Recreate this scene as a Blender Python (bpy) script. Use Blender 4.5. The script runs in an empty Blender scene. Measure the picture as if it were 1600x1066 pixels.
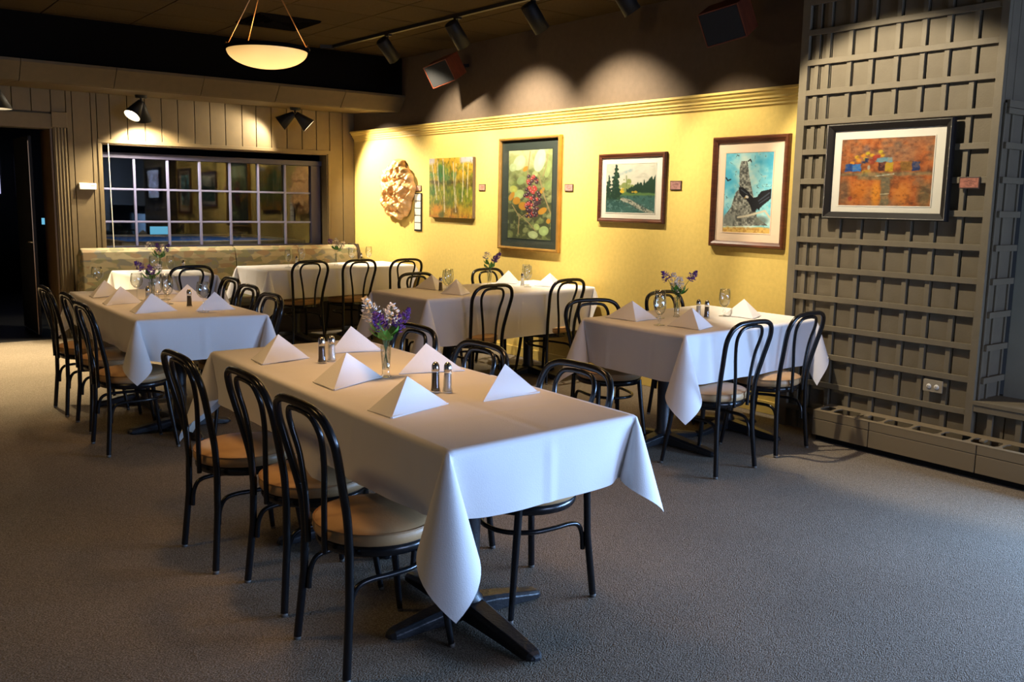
import bpy, bmesh, math, random
import numpy as np
from mathutils import Vector, Matrix, Quaternion
random.seed(7)
S = bpy.context.scene
COL = S.collection
PI = math.pi
R = math.radians

# ------------------------------------------------------------------ camera
cam_d = bpy.data.cameras.new('camera'); cam = bpy.data.objects.new('camera', cam_d); COL.objects.link(cam)
cam_d.sensor_width = 36.0; cam_d.lens = 1438.9 / 1600 * 36.0; cam_d.clip_end = 60
YAW, PITCH, ROLL = 0.653778, 0.148943, 0.0179352
fw = Vector((math.sin(YAW)*math.cos(PITCH), math.cos(YAW)*math.cos(PITCH), -math.sin(PITCH)))
rt = Vector((math.cos(YAW), -math.sin(YAW), 0)); up = rt.cross(fw)
r2 = rt*math.cos(ROLL) + up*math.sin(ROLL); u2 = up*math.cos(ROLL) - rt*math.sin(ROLL)
cam.matrix_world = Matrix(((r2.x, u2.x, -fw.x, 0), (r2.y, u2.y, -fw.y, 0), (r2.z, u2.z, -fw.z, 1.5), (0, 0, 0, 1)))
S.camera = cam

# ------------------------------------------------------------------ world, exposure
S.view_settings.view_transform = 'Standard'; S.view_settings.look = 'None'
S.view_settings.exposure = 0.0; S.view_settings.gamma = 1.0; S.view_settings.use_curve_mapping = False
W = bpy.data.worlds.new('world'); S.world = W; W.use_nodes = True
W.node_tree.nodes['Background'].inputs[0].default_value = (0.55, 0.7, 1.0, 1)
W.node_tree.nodes['Background'].inputs[1].default_value = 0.02

# ------------------------------------------------------------------ lights of the room shell
def aim(o, d):
    o.rotation_mode = 'QUATERNION'; o.rotation_quaternion = Vector(d).to_track_quat('-Z', 'Y')
def light(name, kind, loc, energy, color, direction=None, **kw):
    d = bpy.data.lights.new(name, kind); d.energy = energy; d.color = color
    for k, v in kw.items(): setattr(d, k, v)
    o = bpy.data.objects.new(name, d); COL.objects.link(o); o.location = loc
    if direction is not None: aim(o, direction)
    return o
WARM = (1.0, 0.58, 0.25); WARM2 = (1.0, 0.86, 0.64); COOL = (0.46, 0.60, 1.0)
DAY = light('window_daylight', 'AREA', (5.60, 0.20, 0.78), 400, (0.32, 0.56, 1.0), (-1, 0, 0), shape='RECTANGLE', size=3.1, size_y=0.72, spread=R(150))
DAY2 = light('window_daylight', 'AREA', (4.4, -4.12, 1.40), 235, COOL, (0, 1, 0), shape='RECTANGLE', size=3.2, size_y=1.7)
# unseen downlights added for warm light on tables and floor (their trims are built with the ceiling)
DOWN = [((1.95, 3.3), 175, 70), ((1.9, 6.4), 125, 72), ((-0.6, 3.9), 125, 150), ((-0.3, 6.6), 70, 112), ((3.75, 3.9), 95, 112), ((3.5, 1.7), 60, 112), ((3.9, 6.0), 60, 100)]
for (x, y), e, sp in DOWN:
    light('downlight_fill', 'SPOT', (x, y, 3.075), e, WARM if x > 0 else (1.0, 0.64, 0.24), (0, 0, -1), spot_size=R(sp), spot_blend=0.9, shadow_soft_size=0.28)

# ------------------------------------------------------------------ materials
def srgb(c):
    c = np.asarray(c, float) / 255.0
    return np.where(c <= 0.04045, c/12.92, ((c+0.055)/1.055)**2.4)
def S3(r, g, b):
    v = srgb((r, g, b)); return (float(v[0]), float(v[1]), float(v[2]))
def mat(name, col, rough=0.6, metal=0.0, vary=0.0, vscale=8.0, bump=0.0, bscale=60.0, spec=0.5, coat=0.0, stretch=None):
    m = bpy.data.materials.new(name); m.use_nodes = True
    nt = m.node_tree; b = nt.nodes['Principled BSDF']
    b.inputs['Base Color'].default_value = (*col, 1); b.inputs['Roughness'].default_value = rough
    b.inputs['Metallic'].default_value = metal; b.inputs['Specular IOR Level'].default_value = spec
    b.inputs['Coat Weight'].default_value = coat
    if vary or bump:
        tc = nt.nodes.new('ShaderNodeTexCoord'); src = tc.outputs['Object']
        if stretch:
            mp = nt.nodes.new('ShaderNodeMapping'); mp.inputs['Scale'].default_value = stretch
            nt.links.new(src, mp.inputs[0]); src = mp.outputs[0]
    if vary:
        n = nt.nodes.new('ShaderNodeTexNoise'); n.inputs['Scale'].default_value = vscale; n.inputs['Detail'].default_value = 4
        r = nt.nodes.new('ShaderNodeValToRGB'); r.color_ramp.elements[0].position = 0.3; r.color_ramp.elements[1].position = 0.7
        r.color_ramp.elements[0].color = (*[c*(1-vary) for c in col], 1); r.color_ramp.elements[1].color = (*[min(1, c*(1+vary)) for c in col], 1)
        nt.links.new(src, n.inputs['Vector']); nt.links.new(n.outputs['Fac'], r.inputs[0]); nt.links.new(r.outputs[0], b.inputs['Base Color'])
    if bump:
        n = nt.nodes.new('ShaderNodeTexNoise'); n.inputs['Scale'].default_value = bscale; n.inputs['Detail'].default_value = 3
        bp = nt.nodes.new('ShaderNodeBump'); bp.inputs['Strength'].default_value = bump; bp.inputs['Distance'].default_value = 0.01
        nt.links.new(src, n.inputs['Vector']); nt.links.new(n.outputs['Fac'], bp.inputs['Height']); nt.links.new(bp.outputs[0], b.inputs['Normal'])
    return m
def emit(name, col, strength):
    m = bpy.data.materials.new(name); m.use_nodes = True; nt = m.node_tree
    b = nt.nodes['Principled BSDF']; b.inputs['Base Color'].default_value = (*col, 1); b.inputs['Roughness'].default_value = 0.35
    b.inputs['Emission Color'].default_value = (*col, 1); b.inputs['Emission Strength'].default_value = strength
    return m
def glass(name, tint=(0.97, 0.985, 0.98), gloss=1.0, ior=1.45, edge=None):
    m = bpy.data.materials.new(name); m.use_nodes = True; nt = m.node_tree; nt.nodes.clear()
    o = nt.nodes.new('ShaderNodeOutputMaterial'); mx = nt.nodes.new('ShaderNodeMixShader')
    t = nt.nodes.new('ShaderNodeBsdfTransparent'); t.inputs[0].default_value = (*tint, 1)
    g = nt.nodes.new('ShaderNodeBsdfGlossy'); g.inputs['Roughness'].default_value = 0.02; g.inputs[0].default_value = (gloss, gloss, gloss, 1)
    lw = nt.nodes.new('ShaderNodeLayerWeight'); lw.inputs[0].default_value = 0.5
    p5 = nt.nodes.new('ShaderNodeMath'); p5.operation = 'POWER'; p5.inputs[1].default_value = 5.0
    f = nt.nodes.new('ShaderNodeMath'); f.operation = 'MULTIPLY_ADD'; f0 = ((ior-1)/(ior+1))**2; f.inputs[1].default_value = 1-f0; f.inputs[2].default_value = f0
    if edge:
        p3 = nt.nodes.new('ShaderNodeMath'); p3.operation = 'POWER'; p3.inputs[1].default_value = 2.0
        cm = nt.nodes.new('ShaderNodeMixRGB'); cm.inputs[1].default_value = (*tint, 1); cm.inputs[2].default_value = (*edge, 1)
        nt.links.new(lw.outputs['Facing'], p3.inputs[0]); nt.links.new(p3.outputs[0], cm.inputs[0]); nt.links.new(cm.outputs[0], t.inputs[0])
    nt.links.new(lw.outputs['Facing'], p5.inputs[0]); nt.links.new(p5.outputs[0], f.inputs[0]); nt.links.new(f.outputs[0], mx.inputs[0]); nt.links.new(t.outputs[0], mx.inputs[1]); nt.links.new(g.outputs[0], mx.inputs[2]); nt.links.new(mx.outputs[0], o.inputs[0])
    return m
def colour_attr_mat(name, rough=0.7, spec=0.3, bump=0.15):
    m = mat(name, (0.5, 0.5, 0.5), rough, bump=bump, bscale=220, spec=spec); nt = m.node_tree
    a = nt.nodes.new('ShaderNodeVertexColor'); a.layer_name = 'paint'
    nt.links.new(a.outputs[0], nt.nodes['Principled BSDF'].inputs['Base Color'])
    return m

def carpet_mat():
    m = bpy.data.materials.new('loop_carpet'); m.use_nodes = True; nt = m.node_tree; b = nt.nodes['Principled BSDF']
    b.inputs['Roughness'].default_value = 0.95; b.inputs['Specular IOR Level'].default_value = 0.1
    tc = nt.nodes.new('ShaderNodeTexCoord')
    mp = nt.nodes.new('ShaderNodeMapping'); mp.inputs['Rotation'].default_value = (0, 0, R(38)); mp.inputs['Scale'].default_value = (1, 2.0, 1)
    v = nt.nodes.new('ShaderNodeTexVoronoi'); v.inputs['Scale'].default_value = 140
    n = nt.nodes.new('ShaderNodeTexNoise'); n.inputs['Scale'].default_value = 130; n.inputs['Detail'].default_value = 2
    n2 = nt.nodes.new('ShaderNodeTexNoise'); n2.inputs['Scale'].default_value = 1.3; n2.inputs['Detail'].default_value = 5
    ramp = nt.nodes.new('ShaderNodeValToRGB'); ramp.color_ramp.elements[0].position = 0.05; ramp.color_ramp.elements[1].position = 0.6
    ramp.color_ramp.elements[0].color = (0.60, 0.51, 0.40, 1); ramp.color_ramp.elements[1].color = (0.26, 0.215, 0.16, 1)
    mx = nt.nodes.new('ShaderNodeMixRGB'); mx.blend_type = 'MULTIPLY'; mx.inputs[0].default_value = 0.5
    mx2 = nt.nodes.new('ShaderNodeMixRGB'); mx2.blend_type = 'MULTIPLY'; mx2.inputs[0].default_value = 0.35
    bp = nt.nodes.new('ShaderNodeBump'); bp.inputs['Strength'].default_value = 0.7; bp.inputs['Distance'].default_value = 0.006; bp.invert = True
    L = nt.links.new
    L(tc.outputs['Object'], mp.inputs[0]); L(mp.outputs[0], v.inputs['Vector']); L(tc.outputs['Object'], n.inputs['Vector']); L(tc.outputs['Object'], n2.inputs['Vector'])
    L(v.outputs['Distance'], ramp.inputs[0]); L(ramp.outputs[0], mx.inputs[1]); L(n.outputs['Fac'], mx.inputs[2])
    L(mx.outputs[0], mx2.inputs[1]); L(n2.outputs['Fac'], mx2.inputs[2]); L(mx2.outputs[0], b.inputs['Base Color'])
    L(v.outputs['Distance'], bp.inputs['Height']); L(bp.outputs[0], b.inputs['Normal'])
    return m
def leaf_fabric():
    m = bpy.data.materials.new('leaf_pattern_upholstery'); m.use_nodes = True; nt = m.node_tree; b = nt.nodes['Principled BSDF']
    b.inputs['Roughness'].default_value = 0.85; b.inputs['Specular IOR Level'].default_value = 0.2
    tc = nt.nodes.new('ShaderNodeTexCoord'); mp = nt.nodes.new('ShaderNodeMapping'); mp.inputs['Rotation'].default_value = (0, R(35), 0); mp.inputs['Scale'].default_value = (1.0, 1, 2.0)
    v = nt.nodes.new('ShaderNodeTexVoronoi'); v.inputs['Scale'].default_value = 13
    n = nt.nodes.new('ShaderNodeTexNoise'); n.inputs['Scale'].default_value = 5; n.inputs['Detail'].default_value = 3
    ad = nt.nodes.new('ShaderNodeMixRGB'); ad.inputs[0].default_value = 0.12
    sep = nt.nodes.new('ShaderNodeSeparateColor')
    ramp = nt.nodes.new('ShaderNodeValToRGB'); cr = ramp.color_ramp; cr.interpolation = 'CONSTANT'
    cols = [(0, S3(168, 154, 118)), (0.25, S3(142, 138, 104)), (0.45, S3(178, 164, 128)), (0.65, S3(136, 132, 116)), (0.82, S3(156, 132, 100))]
    cr.elements[0].position = 0; cr.elements[0].color = (*cols[0][1], 1); cr.elements[1].position = cols[1][0]; cr.elements[1].color = (*cols[1][1], 1)
    for p, c in cols[2:]:
        e = cr.elements.new(p); e.color = (*c, 1)
    wv = nt.nodes.new('ShaderNodeTexWave'); wv.inputs['Scale'].default_value = 22; wv.inputs['Distortion'].default_value = 6
    mx = nt.nodes.new('ShaderNodeMixRGB'); mx.blend_type = 'MULTIPLY'; mx.inputs[0].default_value = 0.35
    L = nt.links.new
    L(tc.outputs['Object'], mp.inputs[0]); L(mp.outputs[0], n.inputs['Vector']); L(mp.outputs[0], ad.inputs[1]); L(n.outputs['Color'], ad.inputs[2]); L(ad.outputs[0], v.inputs['Vector'])
    L(v.outputs['Color'], sep.inputs[0]); L(sep.outputs[0], ramp.inputs[0]); L(ramp.outputs[0], mx.inputs[1]); L(mp.outputs[0], wv.inputs['Vector']); L(wv.outputs['Color'], mx.inputs[2]); L(mx.outputs[0], b.inputs['Base Color'])
    return m

M = {}
M['carpet'] = carpet_mat()
M['shaded_floor'] = mat('shaded_floor', (0.012, 0.011, 0.01), 0.5, vary=0.3, vscale=4)
M['yellow'] = mat('yellow_wall_paint', S3(216, 188, 104), 0.75, vary=0.05, vscale=30, bump=0.12, bscale=180, spec=0.25)
M['yellow_trim'] = mat('yellow_trim_paint', S3(216, 188, 104), 0.5, spec=0.4)
M['taupe'] = mat('taupe_upper_wall', S3(92, 79, 66), 0.8, vary=0.06, vscale=20, bump=0.1, bscale=150, spec=0.2)
M['khaki'] = mat('khaki_panel_paint', S3(106, 90, 61), 0.6, vary=0.05, vscale=14, bump=0.06, bscale=120, spec=0.3)
M['khaki_dark'] = mat('khaki_groove', S3(84, 74, 56), 0.8)
M['lattice'] = mat('lattice_paint', S3(112, 103, 85), 0.6, vary=0.06, vscale=12, bump=0.08, bscale=90, spec=0.3)
M['lattice_back'] = mat('lattice_board_paint', S3(110, 101, 84), 0.65, vary=0.07, vscale=9, bump=0.1, bscale=90, spec=0.25)
M['ceil'] = mat('ceiling_tile_board', S3(60, 48, 29), 0.95, vary=0.12, vscale=60, bump=0.3, bscale=140, spec=0.1)
M['ceil_grid'] = mat('ceiling_grid', S3(70, 58, 40), 0.6)
M['black_paint'] = mat('black_bulkhead', (0.005, 0.0045, 0.004), 1.0, spec=0.0)
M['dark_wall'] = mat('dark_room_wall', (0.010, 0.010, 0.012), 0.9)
M['muntin'] = mat('lavender_white_paint', S3(116, 116, 150), 0.45)
M['sash'] = mat('dark_slate_sash_paint', S3(48, 46, 66), 0.5)
M['glass'] = glass('window_glass', (0.9, 0.93, 0.93))
M['picture_glass'] = glass('picture_glass', (0.98, 0.99, 0.98), ior=1.3)
M['clear_glass'] = glass('clear_glassware', (0.97, 0.98, 0.975), ior=1.75, edge=(0.48, 0.50, 0.49))
M['black_metal'] = mat('black_gloss_tube', (0.006, 0.006, 0.007), 0.25, vary=0.3, vscale=40, spec=0.45, coat=0.0)
M['black_matte'] = mat('black_matte_metal', (0.008, 0.008, 0.009), 0.45, spec=0.4)
M['iron'] = mat('black_cast_iron', (0.012, 0.013, 0.016), 0.38, bump=0.15, bscale=90, spec=0.5)
M['vinyl'] = mat('tan_vinyl', S3(186, 148, 104), 0.42, vary=0.06, vscale=12, bump=0.08, bscale=110, spec=0.45)
M['vinyl_piping'] = mat('tan_vinyl_piping', S3(160, 122, 82), 0.45)
M['glide'] = mat('pale_plastic_glide', S3(100, 95, 88), 0.6)
M['cloth'] = mat('white_table_linen', S3(232, 228, 226), 0.85, vary=0.02, vscale=5, bump=0.10, bscale=260, spec=0.15)
M['napkin'] = mat('white_napkin_linen', S3(240, 238, 236), 0.85, bump=0.10, bscale=220, spec=0.15)
M['tabletop'] = mat('dark_laminate', (0.03, 0.02, 0.015), 0.5, vary=0.2, vscale=6)
M['chrome'] = mat('polished_steel', S3(205, 200, 195), 0.18, metal=1.0)
M['salt'] = mat('white_salt', S3(235, 232, 226), 0.9)
M['pepper'] = mat('ground_pepper', S3(92, 80, 66), 0.9, vary=0.5, vscale=400)
M['leaf'] = mat('green_silk_leaf', S3(70, 130, 48), 0.5, vary=0.25, vscale=40, bump=0.1, bscale=80)
M['stem'] = mat('green_stem', S3(60, 95, 45), 0.6)
M['purple'] = mat('purple_blossom', S3(104, 62, 150), 0.7, vary=0.3, vscale=90)
M['white_blossom'] = mat('white_blossom', S3(238, 226, 210), 0.75, vary=0.05, vscale=60)
M['walnut'] = mat('dark_walnut_frame', S3(86, 46, 26), 0.4, vary=0.35, vscale=10, stretch=(1, 1, 6))
M['gold'] = mat('gilt_frame', S3(186, 142, 72), 0.35, metal=0.55, vary=0.12, vscale=12)
M['black_frame'] = mat('black_stained_frame', (0.010, 0.008, 0.007), 0.6, spec=0.2)
M['bead'] = mat('silvery_bead', S3(170, 165, 155), 0.35, metal=0.6)
M['mat_cream'] = mat('cream_mat_board', S3(238, 228, 206), 0.85)
M['mat_white'] = mat('white_mat_board', S3(216, 210, 198), 0.85)
M['mat_pink'] = mat('blush_mat_board', S3(232, 205, 178), 0.85)
M['mat_dark'] = mat('dark_green_mat_board', S3(34, 44, 38), 0.8)
M['canvas_edge'] = mat('canvas_edge', S3(110, 92, 70), 0.85)
M['print'] = colour_attr_mat('painted_print')
M['burl'] = mat('burl_wood', S3(226, 176, 112), 0.34, vary=0.24, vscale=12, bump=0.15, bscale=45, spec=0.5)
M['plaque'] = mat('plaque_rim', S3(60, 40, 34), 0.5)
M['white_plastic'] = mat('white_plastic', S3(228, 222, 206), 0.4)
M['wood_box'] = mat('walnut_speaker_veneer', S3(98, 46, 26), 0.45, vary=0.3, vscale=8, stretch=(1, 8, 1))
M['grille'] = mat('black_speaker_cloth', (0.006, 0.006, 0.006), 0.9)
M['heater'] = mat('heater_enamel', S3(126, 113, 90), 0.45, spec=0.4)
M['heater_dark'] = mat('heater_inside', (0.004, 0.004, 0.004), 0.8)
M['outlet'] = mat('taupe_outlet_plastic', S3(150, 140, 120), 0.4)
M['outlet_face'] = mat('pale_outlet_face', S3(215, 212, 205), 0.4)
M['door_brown'] = mat('dark_brown_jamb', S3(104, 82, 54), 0.6, vary=0.1)
M['felt'] = mat('blue_felt', S3(40, 110, 190), 0.9)
M['rail_wood'] = mat('pale_wood_rail', S3(180, 165, 140), 0.4, vary=0.2, vscale=7)
M['upholstery'] = leaf_fabric()
M['shade_black'] = mat('black_lamp_shade', (0.005, 0.005, 0.005), 0.55, spec=0.25)
M['shade_white'] = mat('white_lamp_reflector', (0.85, 0.82, 0.75), 0.5)
M['bulb'] = emit('glowing_bulb', (1.0, 0.82, 0.55), 14.0)
M['screen_glow'] = emit('bluish_screen', S3(110, 190, 225), 0.9)
M['far_window'] = emit('far_lit_window', S3(190, 190, 235), 0.9)
M['rod'] = mat('bronze_rod', S3(120, 90, 60), 0.3, metal=0.8)

# ------------------------------------------------------------------ mesh helpers
class MB:
    def __init__(s): s.v = []; s.f = []; s.sm = []
    def add(s, V, F, smooth=False):
        k = len(s.v); s.v.extend([tuple(p) for p in V]); s.f.extend([tuple(i+k for i in f) for f in F]); s.sm.extend([smooth]*len(F)); return s
    def box(s, x0, x1, y0, y1, z0, z1, mtx=None):
        V = [Vector((x, y, z)) for x in (x0, x1) for y in (y0, y1) for z in (z0, z1)]
        if mtx is not None: V = [mtx @ p for p in V]
        return s.add(V, [(0, 1, 3, 2), (4, 6, 7, 5), (0, 4, 5, 1), (2, 3, 7, 6), (0, 2, 6, 4), (1, 5, 7, 3)])
    def tube(s, path, r, n=10, closed=False, cap=True):
        P = [Vector(p) for p in path]; m = len(P); rr = r if isinstance(r, (list, tuple)) else [r]*m
        T = []
        for i in range(m):
            a = P[(i-1) % m] if (closed or i > 0) else P[i]; b = P[(i+1) % m] if (closed or i < m-1) else P[i]
            T.append((b-a).normalized())
        ref = Vector((0, 0, 1)) if abs(T[0].z) < 0.9 else Vector((1, 0, 0))
        N = (ref - T[0]*ref.dot(T[0])).normalized(); V = []
        for i in range(m):
            N = (N - T[i]*N.dot(T[i])).normalized(); B = T[i].cross(N)
            for k in range(n):
                a = 2*PI*k/n; V.append(P[i] + (N*math.cos(a) + B*math.sin(a))*rr[i])
        F = []
        for i in range(m if closed else m-1):
            j = (i+1) % m
            for k in range(n): F.append((i*n+k, i*n+(k+1) % n, j*n+(k+1) % n, j*n+k))
        s.add(V, F, True)
        if cap and not closed:
            s.add(V[:n], [tuple(range(n-1, -1, -1))]); s.add(V[-n:], [tuple(range(n))])
        return s
    def lathe(s, prof, n=20, c=(0, 0, 0), smooth=True, mtx=None):
        V = []; F = []; c = Vector(c)
        for (r, z) in prof:
            for k in range(n):
                a = 2*PI*k/n; p = Vector((max(r, 1e-5)*math.cos(a), max(r, 1e-5)*math.sin(a), z))
                V.append((mtx @ p if mtx is not None else p) + c)
        for i in range(len(prof)-1):
            for k in range(n): F.append((i*n+k, i*n+(k+1) % n, (i+1)*n+(k+1) % n, (i+1)*n+k))
        return s.add(V, F, smooth)
    def prism(s, poly, a, b, axis='y', mtx=None):
        # poly is a list of 2-D points in the plane across the axis
        def P(p, t): return Vector((p[0], t, p[1])) if axis == 'y' else (Vector((t, p[0], p[1])) if axis == 'x' else Vector((p[0], p[1], t)))
        n = len(poly); V = [P(p, a) for p in poly] + [P(p, b) for p in poly]
        if mtx is not None: V = [mtx @ p for p in V]
        F = [tuple(range(n)), tuple(range(2*n-1, n-1, -1))] + [(i, i+n, (i+1) % n + n, (i+1) % n) for i in range(n)]
        return s.add(V, F)
    def grid(s, fn, nu, nv, smooth=True):
        V = [fn(i/nu, j/nv) for j in range(nv+1) for i in range(nu+1)]
        F = [(j*(nu+1)+i, j*(nu+1)+i+1, (j+1)*(nu+1)+i+1, (j+1)*(nu+1)+i) for j in range(nv) for i in range(nu)]
        return s.add(V, F, smooth)
    def mesh(s, name, m=None, fix=True, weld=0.0):
        me = bpy.data.meshes.new(name); me.from_pydata([tuple(p) for p in s.v], [], s.f)
        me.polygons.foreach_set('use_smooth', s.sm)
        if fix or weld:
            bm = bmesh.new(); bm.from_mesh(me)
            if weld: bmesh.ops.remove_doubles(bm, verts=bm.verts, dist=weld)
            if fix: bmesh.ops.recalc_face_normals(bm, faces=bm.faces)
            bm.to_mesh(me); bm.free()
        if m is not None: me.materials.append(m)
        return me
    def build(s, name, m=None, parent=None, bevel=0.0, fix=True, weld=0.0):
        return link(name, s.mesh(name, m, fix, weld), parent, bevel)
def link(name, me, parent=None, bevel=0.0):
    o = bpy.data.objects.new(name, me); COL.objects.link(o)
    if parent is not None: o.parent = parent
    if bevel:
        b = o.modifiers.new('bevel', 'BEVEL'); b.width = bevel; b.segments = 2; b.limit_method = 'ANGLE'; b.angle_limit = R(40)
    return o
def tag(o, label=None, cat=None, group=None, kind=None):
    if label: o['label'] = label
    if cat: o['category'] = cat
    if group: o['group'] = group
    if kind: o['kind'] = kind
    return o
def thing(name, label, cat, loc=(0, 0, 0), rz=0.0, group=None):
    o = bpy.data.objects.new(name, None); COL.objects.link(o); o.empty_display_size = 0.05
    o.location = loc; o.rotation_euler = (0, 0, rz); return tag(o, label, cat, group)
def struct(o): o['kind'] = 'structure'; return o
def holder(name, kind='structure'):
    o = bpy.data.objects.new(name, None); COL.objects.link(o); o['kind'] = kind; o.empty_display_size = 0.05; return o
def copy_tree(root, label, group=None, loc=None, rz=None):
    def cp(o, par):
        c = o.copy(); COL.objects.link(c)
        if par is not None: c.parent = par
        for ch in list(o.children): cp(ch, c)
        return c
    r = cp(root, None); r['label'] = label
    if group: r['group'] = group
    if loc is not None: r.location = loc
    if rz is not None: r.rotation_euler = (0, 0, rz)
    return r
def axis_m(d):
    return Vector(d).to_track_quat('Z', 'Y').to_matrix().to_4x4()
def box(name, x0, x1, y0, y1, z0, z1, m, parent=None, bevel=0.0):
    return MB().box(x0, x1, y0, y1, z0, z1).build(name, m, parent, bevel)

# ------------------------------------------------------------------ room shell
WX, WY, CZ = 5.53, 10.52, 3.1
struct(box('floor', -2.0, 7.8, -4.2, 10.5, -0.1, 0.0, M['carpet']))
struct(box('floor_far', -2.0, 7.2, 10.5, 16.5, -0.1, -0.002, M['shaded_floor']))  # near-black colour stands in for the shade on the carpet beyond the doorway
wr = struct(box('wall_right', WX, WX+0.15, 3.86, 10.9, 0, 2.33, M['yellow']))
struct(box('wall_right_upper', WX, WX+0.15, 3.86, 10.9, 2.33, CZ+0.1, M['taupe']))
struct(box('wall_left', -2.1, -2.0, -4.2, 16.5, 0, CZ+0.1, M['taupe']))
# the wall behind the camera, and the near right wall with the window the daylight comes through
wf = holder('wall_front')
for a in ((-2.0, 2.75, 0, CZ), (6.05, 7.8, 0, CZ), (2.75, 6.05, 0, 0.5), (2.75, 6.05, 2.3, CZ)): box('wall_panel', a[0], a[1], -4.3, -4.2, a[2], a[3], M['taupe'], wf)
M['alcove'] = mat('alcove_grey_paint', S3(150, 150, 136), 0.7, vary=0.05, vscale=9)
wn = holder('wall_right_near')
for a in ((2.0, 2.5, 0, CZ), (-4.2, -1.3, 0, CZ), (-1.3, 2.0, 0, 0.42), (-1.3, 2.0, 1.30, CZ)): box('wall_panel', 5.62, 5.70, a[0], a[1], a[2], a[3], M['alcove'], wn)
# baseboard under the yellow wall
struct(box('baseboard_right', WX-0.014, WX, 3.9, 10.5, 0.0, 0.095, M['yellow_trim'], bevel=0.004))
# crown rail between the yellow wall and the taupe wall above it
prof = [(0.0, 2.335), (-0.075, 2.335), (-0.075, 2.318), (-0.062, 2.312), (-0.058, 2.296), (-0.042, 2.282), (-0.042, 2.268), (-0.030, 2.262), (-0.028, 2.248), (-0.016, 2.238), (-0.016, 2.226), (-0.007, 2.222), (0.0, 2.212)]
struct(MB().prism([(WX+a, z) for a, z in prof], 3.9, 10.5, 'y').build('trim_1', M['yellow_trim']))

# back wall: core slabs around the openings, faced with vertical boards
WXL, WXR, WZB, WZT = 2.55, 5.16, 0.93, 2.05
DXL, DXR, DZ = 0.55, 2.085, 2.165
wb = holder('wall_back')
for a in [(-2.0, DXL, 0, CZ), (DXL, DXR, DZ, CZ), (DXR, WXL, 0, CZ), (WXL, WXR, 0, WZB), (WXL, WXR, WZT, CZ), (WXR, 5.68, 0, CZ)]:
    box('wall_panel', a[0], a[1], WY+0.02, WY+0.2, a[2], a[3], M['khaki_dark'], wb)
def boards(x0, x1, z0, z1, seams):
    xs = [x0] + [s for s in seams if x0+0.03 < s < x1-0.03] + [x1]
    for a, b in zip(xs[:-1], xs[1:]):
        box('board', a+0.004, b-0.004, WY-0.006, WY+0.02, z0, z1, M['khaki'], wb, bevel=0.003)
seams = [0.2, 0.4, 0.6, 0.8, 1.0, 1.19, 1.37, 1.55, 1.73, 1.905, 2.083, 2.282, 2.462, 2.649, 2.827, 3.01, 3.185, 3.361, 3.545, 3.718, 3.894, 4.089, 4.258, 4.442, 4.636, 4.828, 5.015, 5.193, 5.365]
boards(0.2, DXR, 2.33, 2.9, seams); boards(DXR, 2.225, 2.338, 2.9, seams); boards(2.225, WXL-0.03, 0, 2.9, seams); boards(WXL-0.03, WXR+0.03, 2.085, 2.9, seams)
boards(WXR+0.03, 5.525, 0, 2.9, seams); boards(WXL-0.03, WXR+0.03, 0, WZB-0.03, seams)
# window opening casing and the deep reveal
wc = holder('window_1')
M['khaki_trim'] = M['khaki']
box('casing', WXL-0.035, WXR+0.035, WY-0.016, WY+0.02, WZT, WZT+0.04, M['khaki'], wc, 0.004)
box('casing', WXL-0.035, WXL, WY-0.016, WY+0.02, WZB, WZT, M['khaki'], wc, 0.004)
box('casing', WXR, WXR+0.035, WY-0.016, WY+0.02, WZB, WZT, M['khaki'], wc, 0.004)
box('reveal', WXL, WXR, WY-0.01, WY+0.2, WZB-0.02, WZB, M['khaki'], wc)
for a in [(WXL, WXL+0.012, WZB, WZT), (WXR-0.012, WXR, WZB, WZT), (WXL+0.012, WXR-0.012, WZT-0.012, WZT)]:
    box('reveal', a[0], a[1], WY+0.0, WY+0.2, a[2], a[3], M['khaki'], wc)
FY = WY+0.165
fr = holder('window_sash'); fr.parent = wc
def mun(x0, x1, z0, z1, d=0.02, nm='muntin'):
    return box(nm, x0, x1, FY-d, FY+d, z0, z1, M['muntin' if nm == 'muntin' else 'sash'], fr, 0.004)
mun(WXL+0.012, WXR-0.012, 1.905, 1.965, 0.028, 'rail'); mun(WXL+0.012, WXR-0.012, WZB, 0.955, 0.028, 'rail')
mun(5.0, 5.125, 0.955, 1.905, 0.028, 'stile'); mun(WXL+0.012, 2.585, 0.955, 1.905, 0.028, 'stile')
cols = [2.585, 2.919, 3.278, 3.638, 3.99, 4.332, 4.671, 5.0]; rows = [0.955, 1.219, 1.5725, 1.905]
for z in rows[1:-1]: mun(2.585, 5.0, z-0.011, z+0.011, 0.013)
for x in cols[1:-1]: mun(x-0.013, x+0.013, 0.955, 1.905, 0.017)
for i in range(7):
    for j in range(3):
        box('pane', cols[i]+0.004, cols[i+1]-0.004, FY+0.004, FY+0.007, rows[j]+0.004, rows[j+1]-0.004, M['glass'], fr)
# doorway: fluted casing, rosette block, head trim, dark jamb
dr = holder('door_1')
box('head_trim', DXL-0.13, DXR, WY-0.026, WY+0.02, 2.165, 2.315, M['khaki'], dr, 0.004)
box('plinth_block', DXR-0.005, 2.225, WY-0.04, WY+0.02, 2.18, 2.335, M['khaki'], dr, 0.004)
box('casing', DXR+0.004, 2.215, WY-0.022, WY+0.02, 0, 2.18, M['khaki'], dr, 0.003)
for k in range(4):
    x = DXR+0.022+k*0.031
    MB().tube([(x, WY-0.022, 0.0), (x, WY-0.022, 2.18)], 0.0095, 8).build('flute', M['khaki'], dr)
box('jamb', DXR-0.02, DXR, WY, WY+0.5, 0, DZ, M['door_brown'], dr)
box('jamb', DXL, DXL+0.02, WY, WY+0.3, 0, DZ, M['door_brown'], dr)
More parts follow.
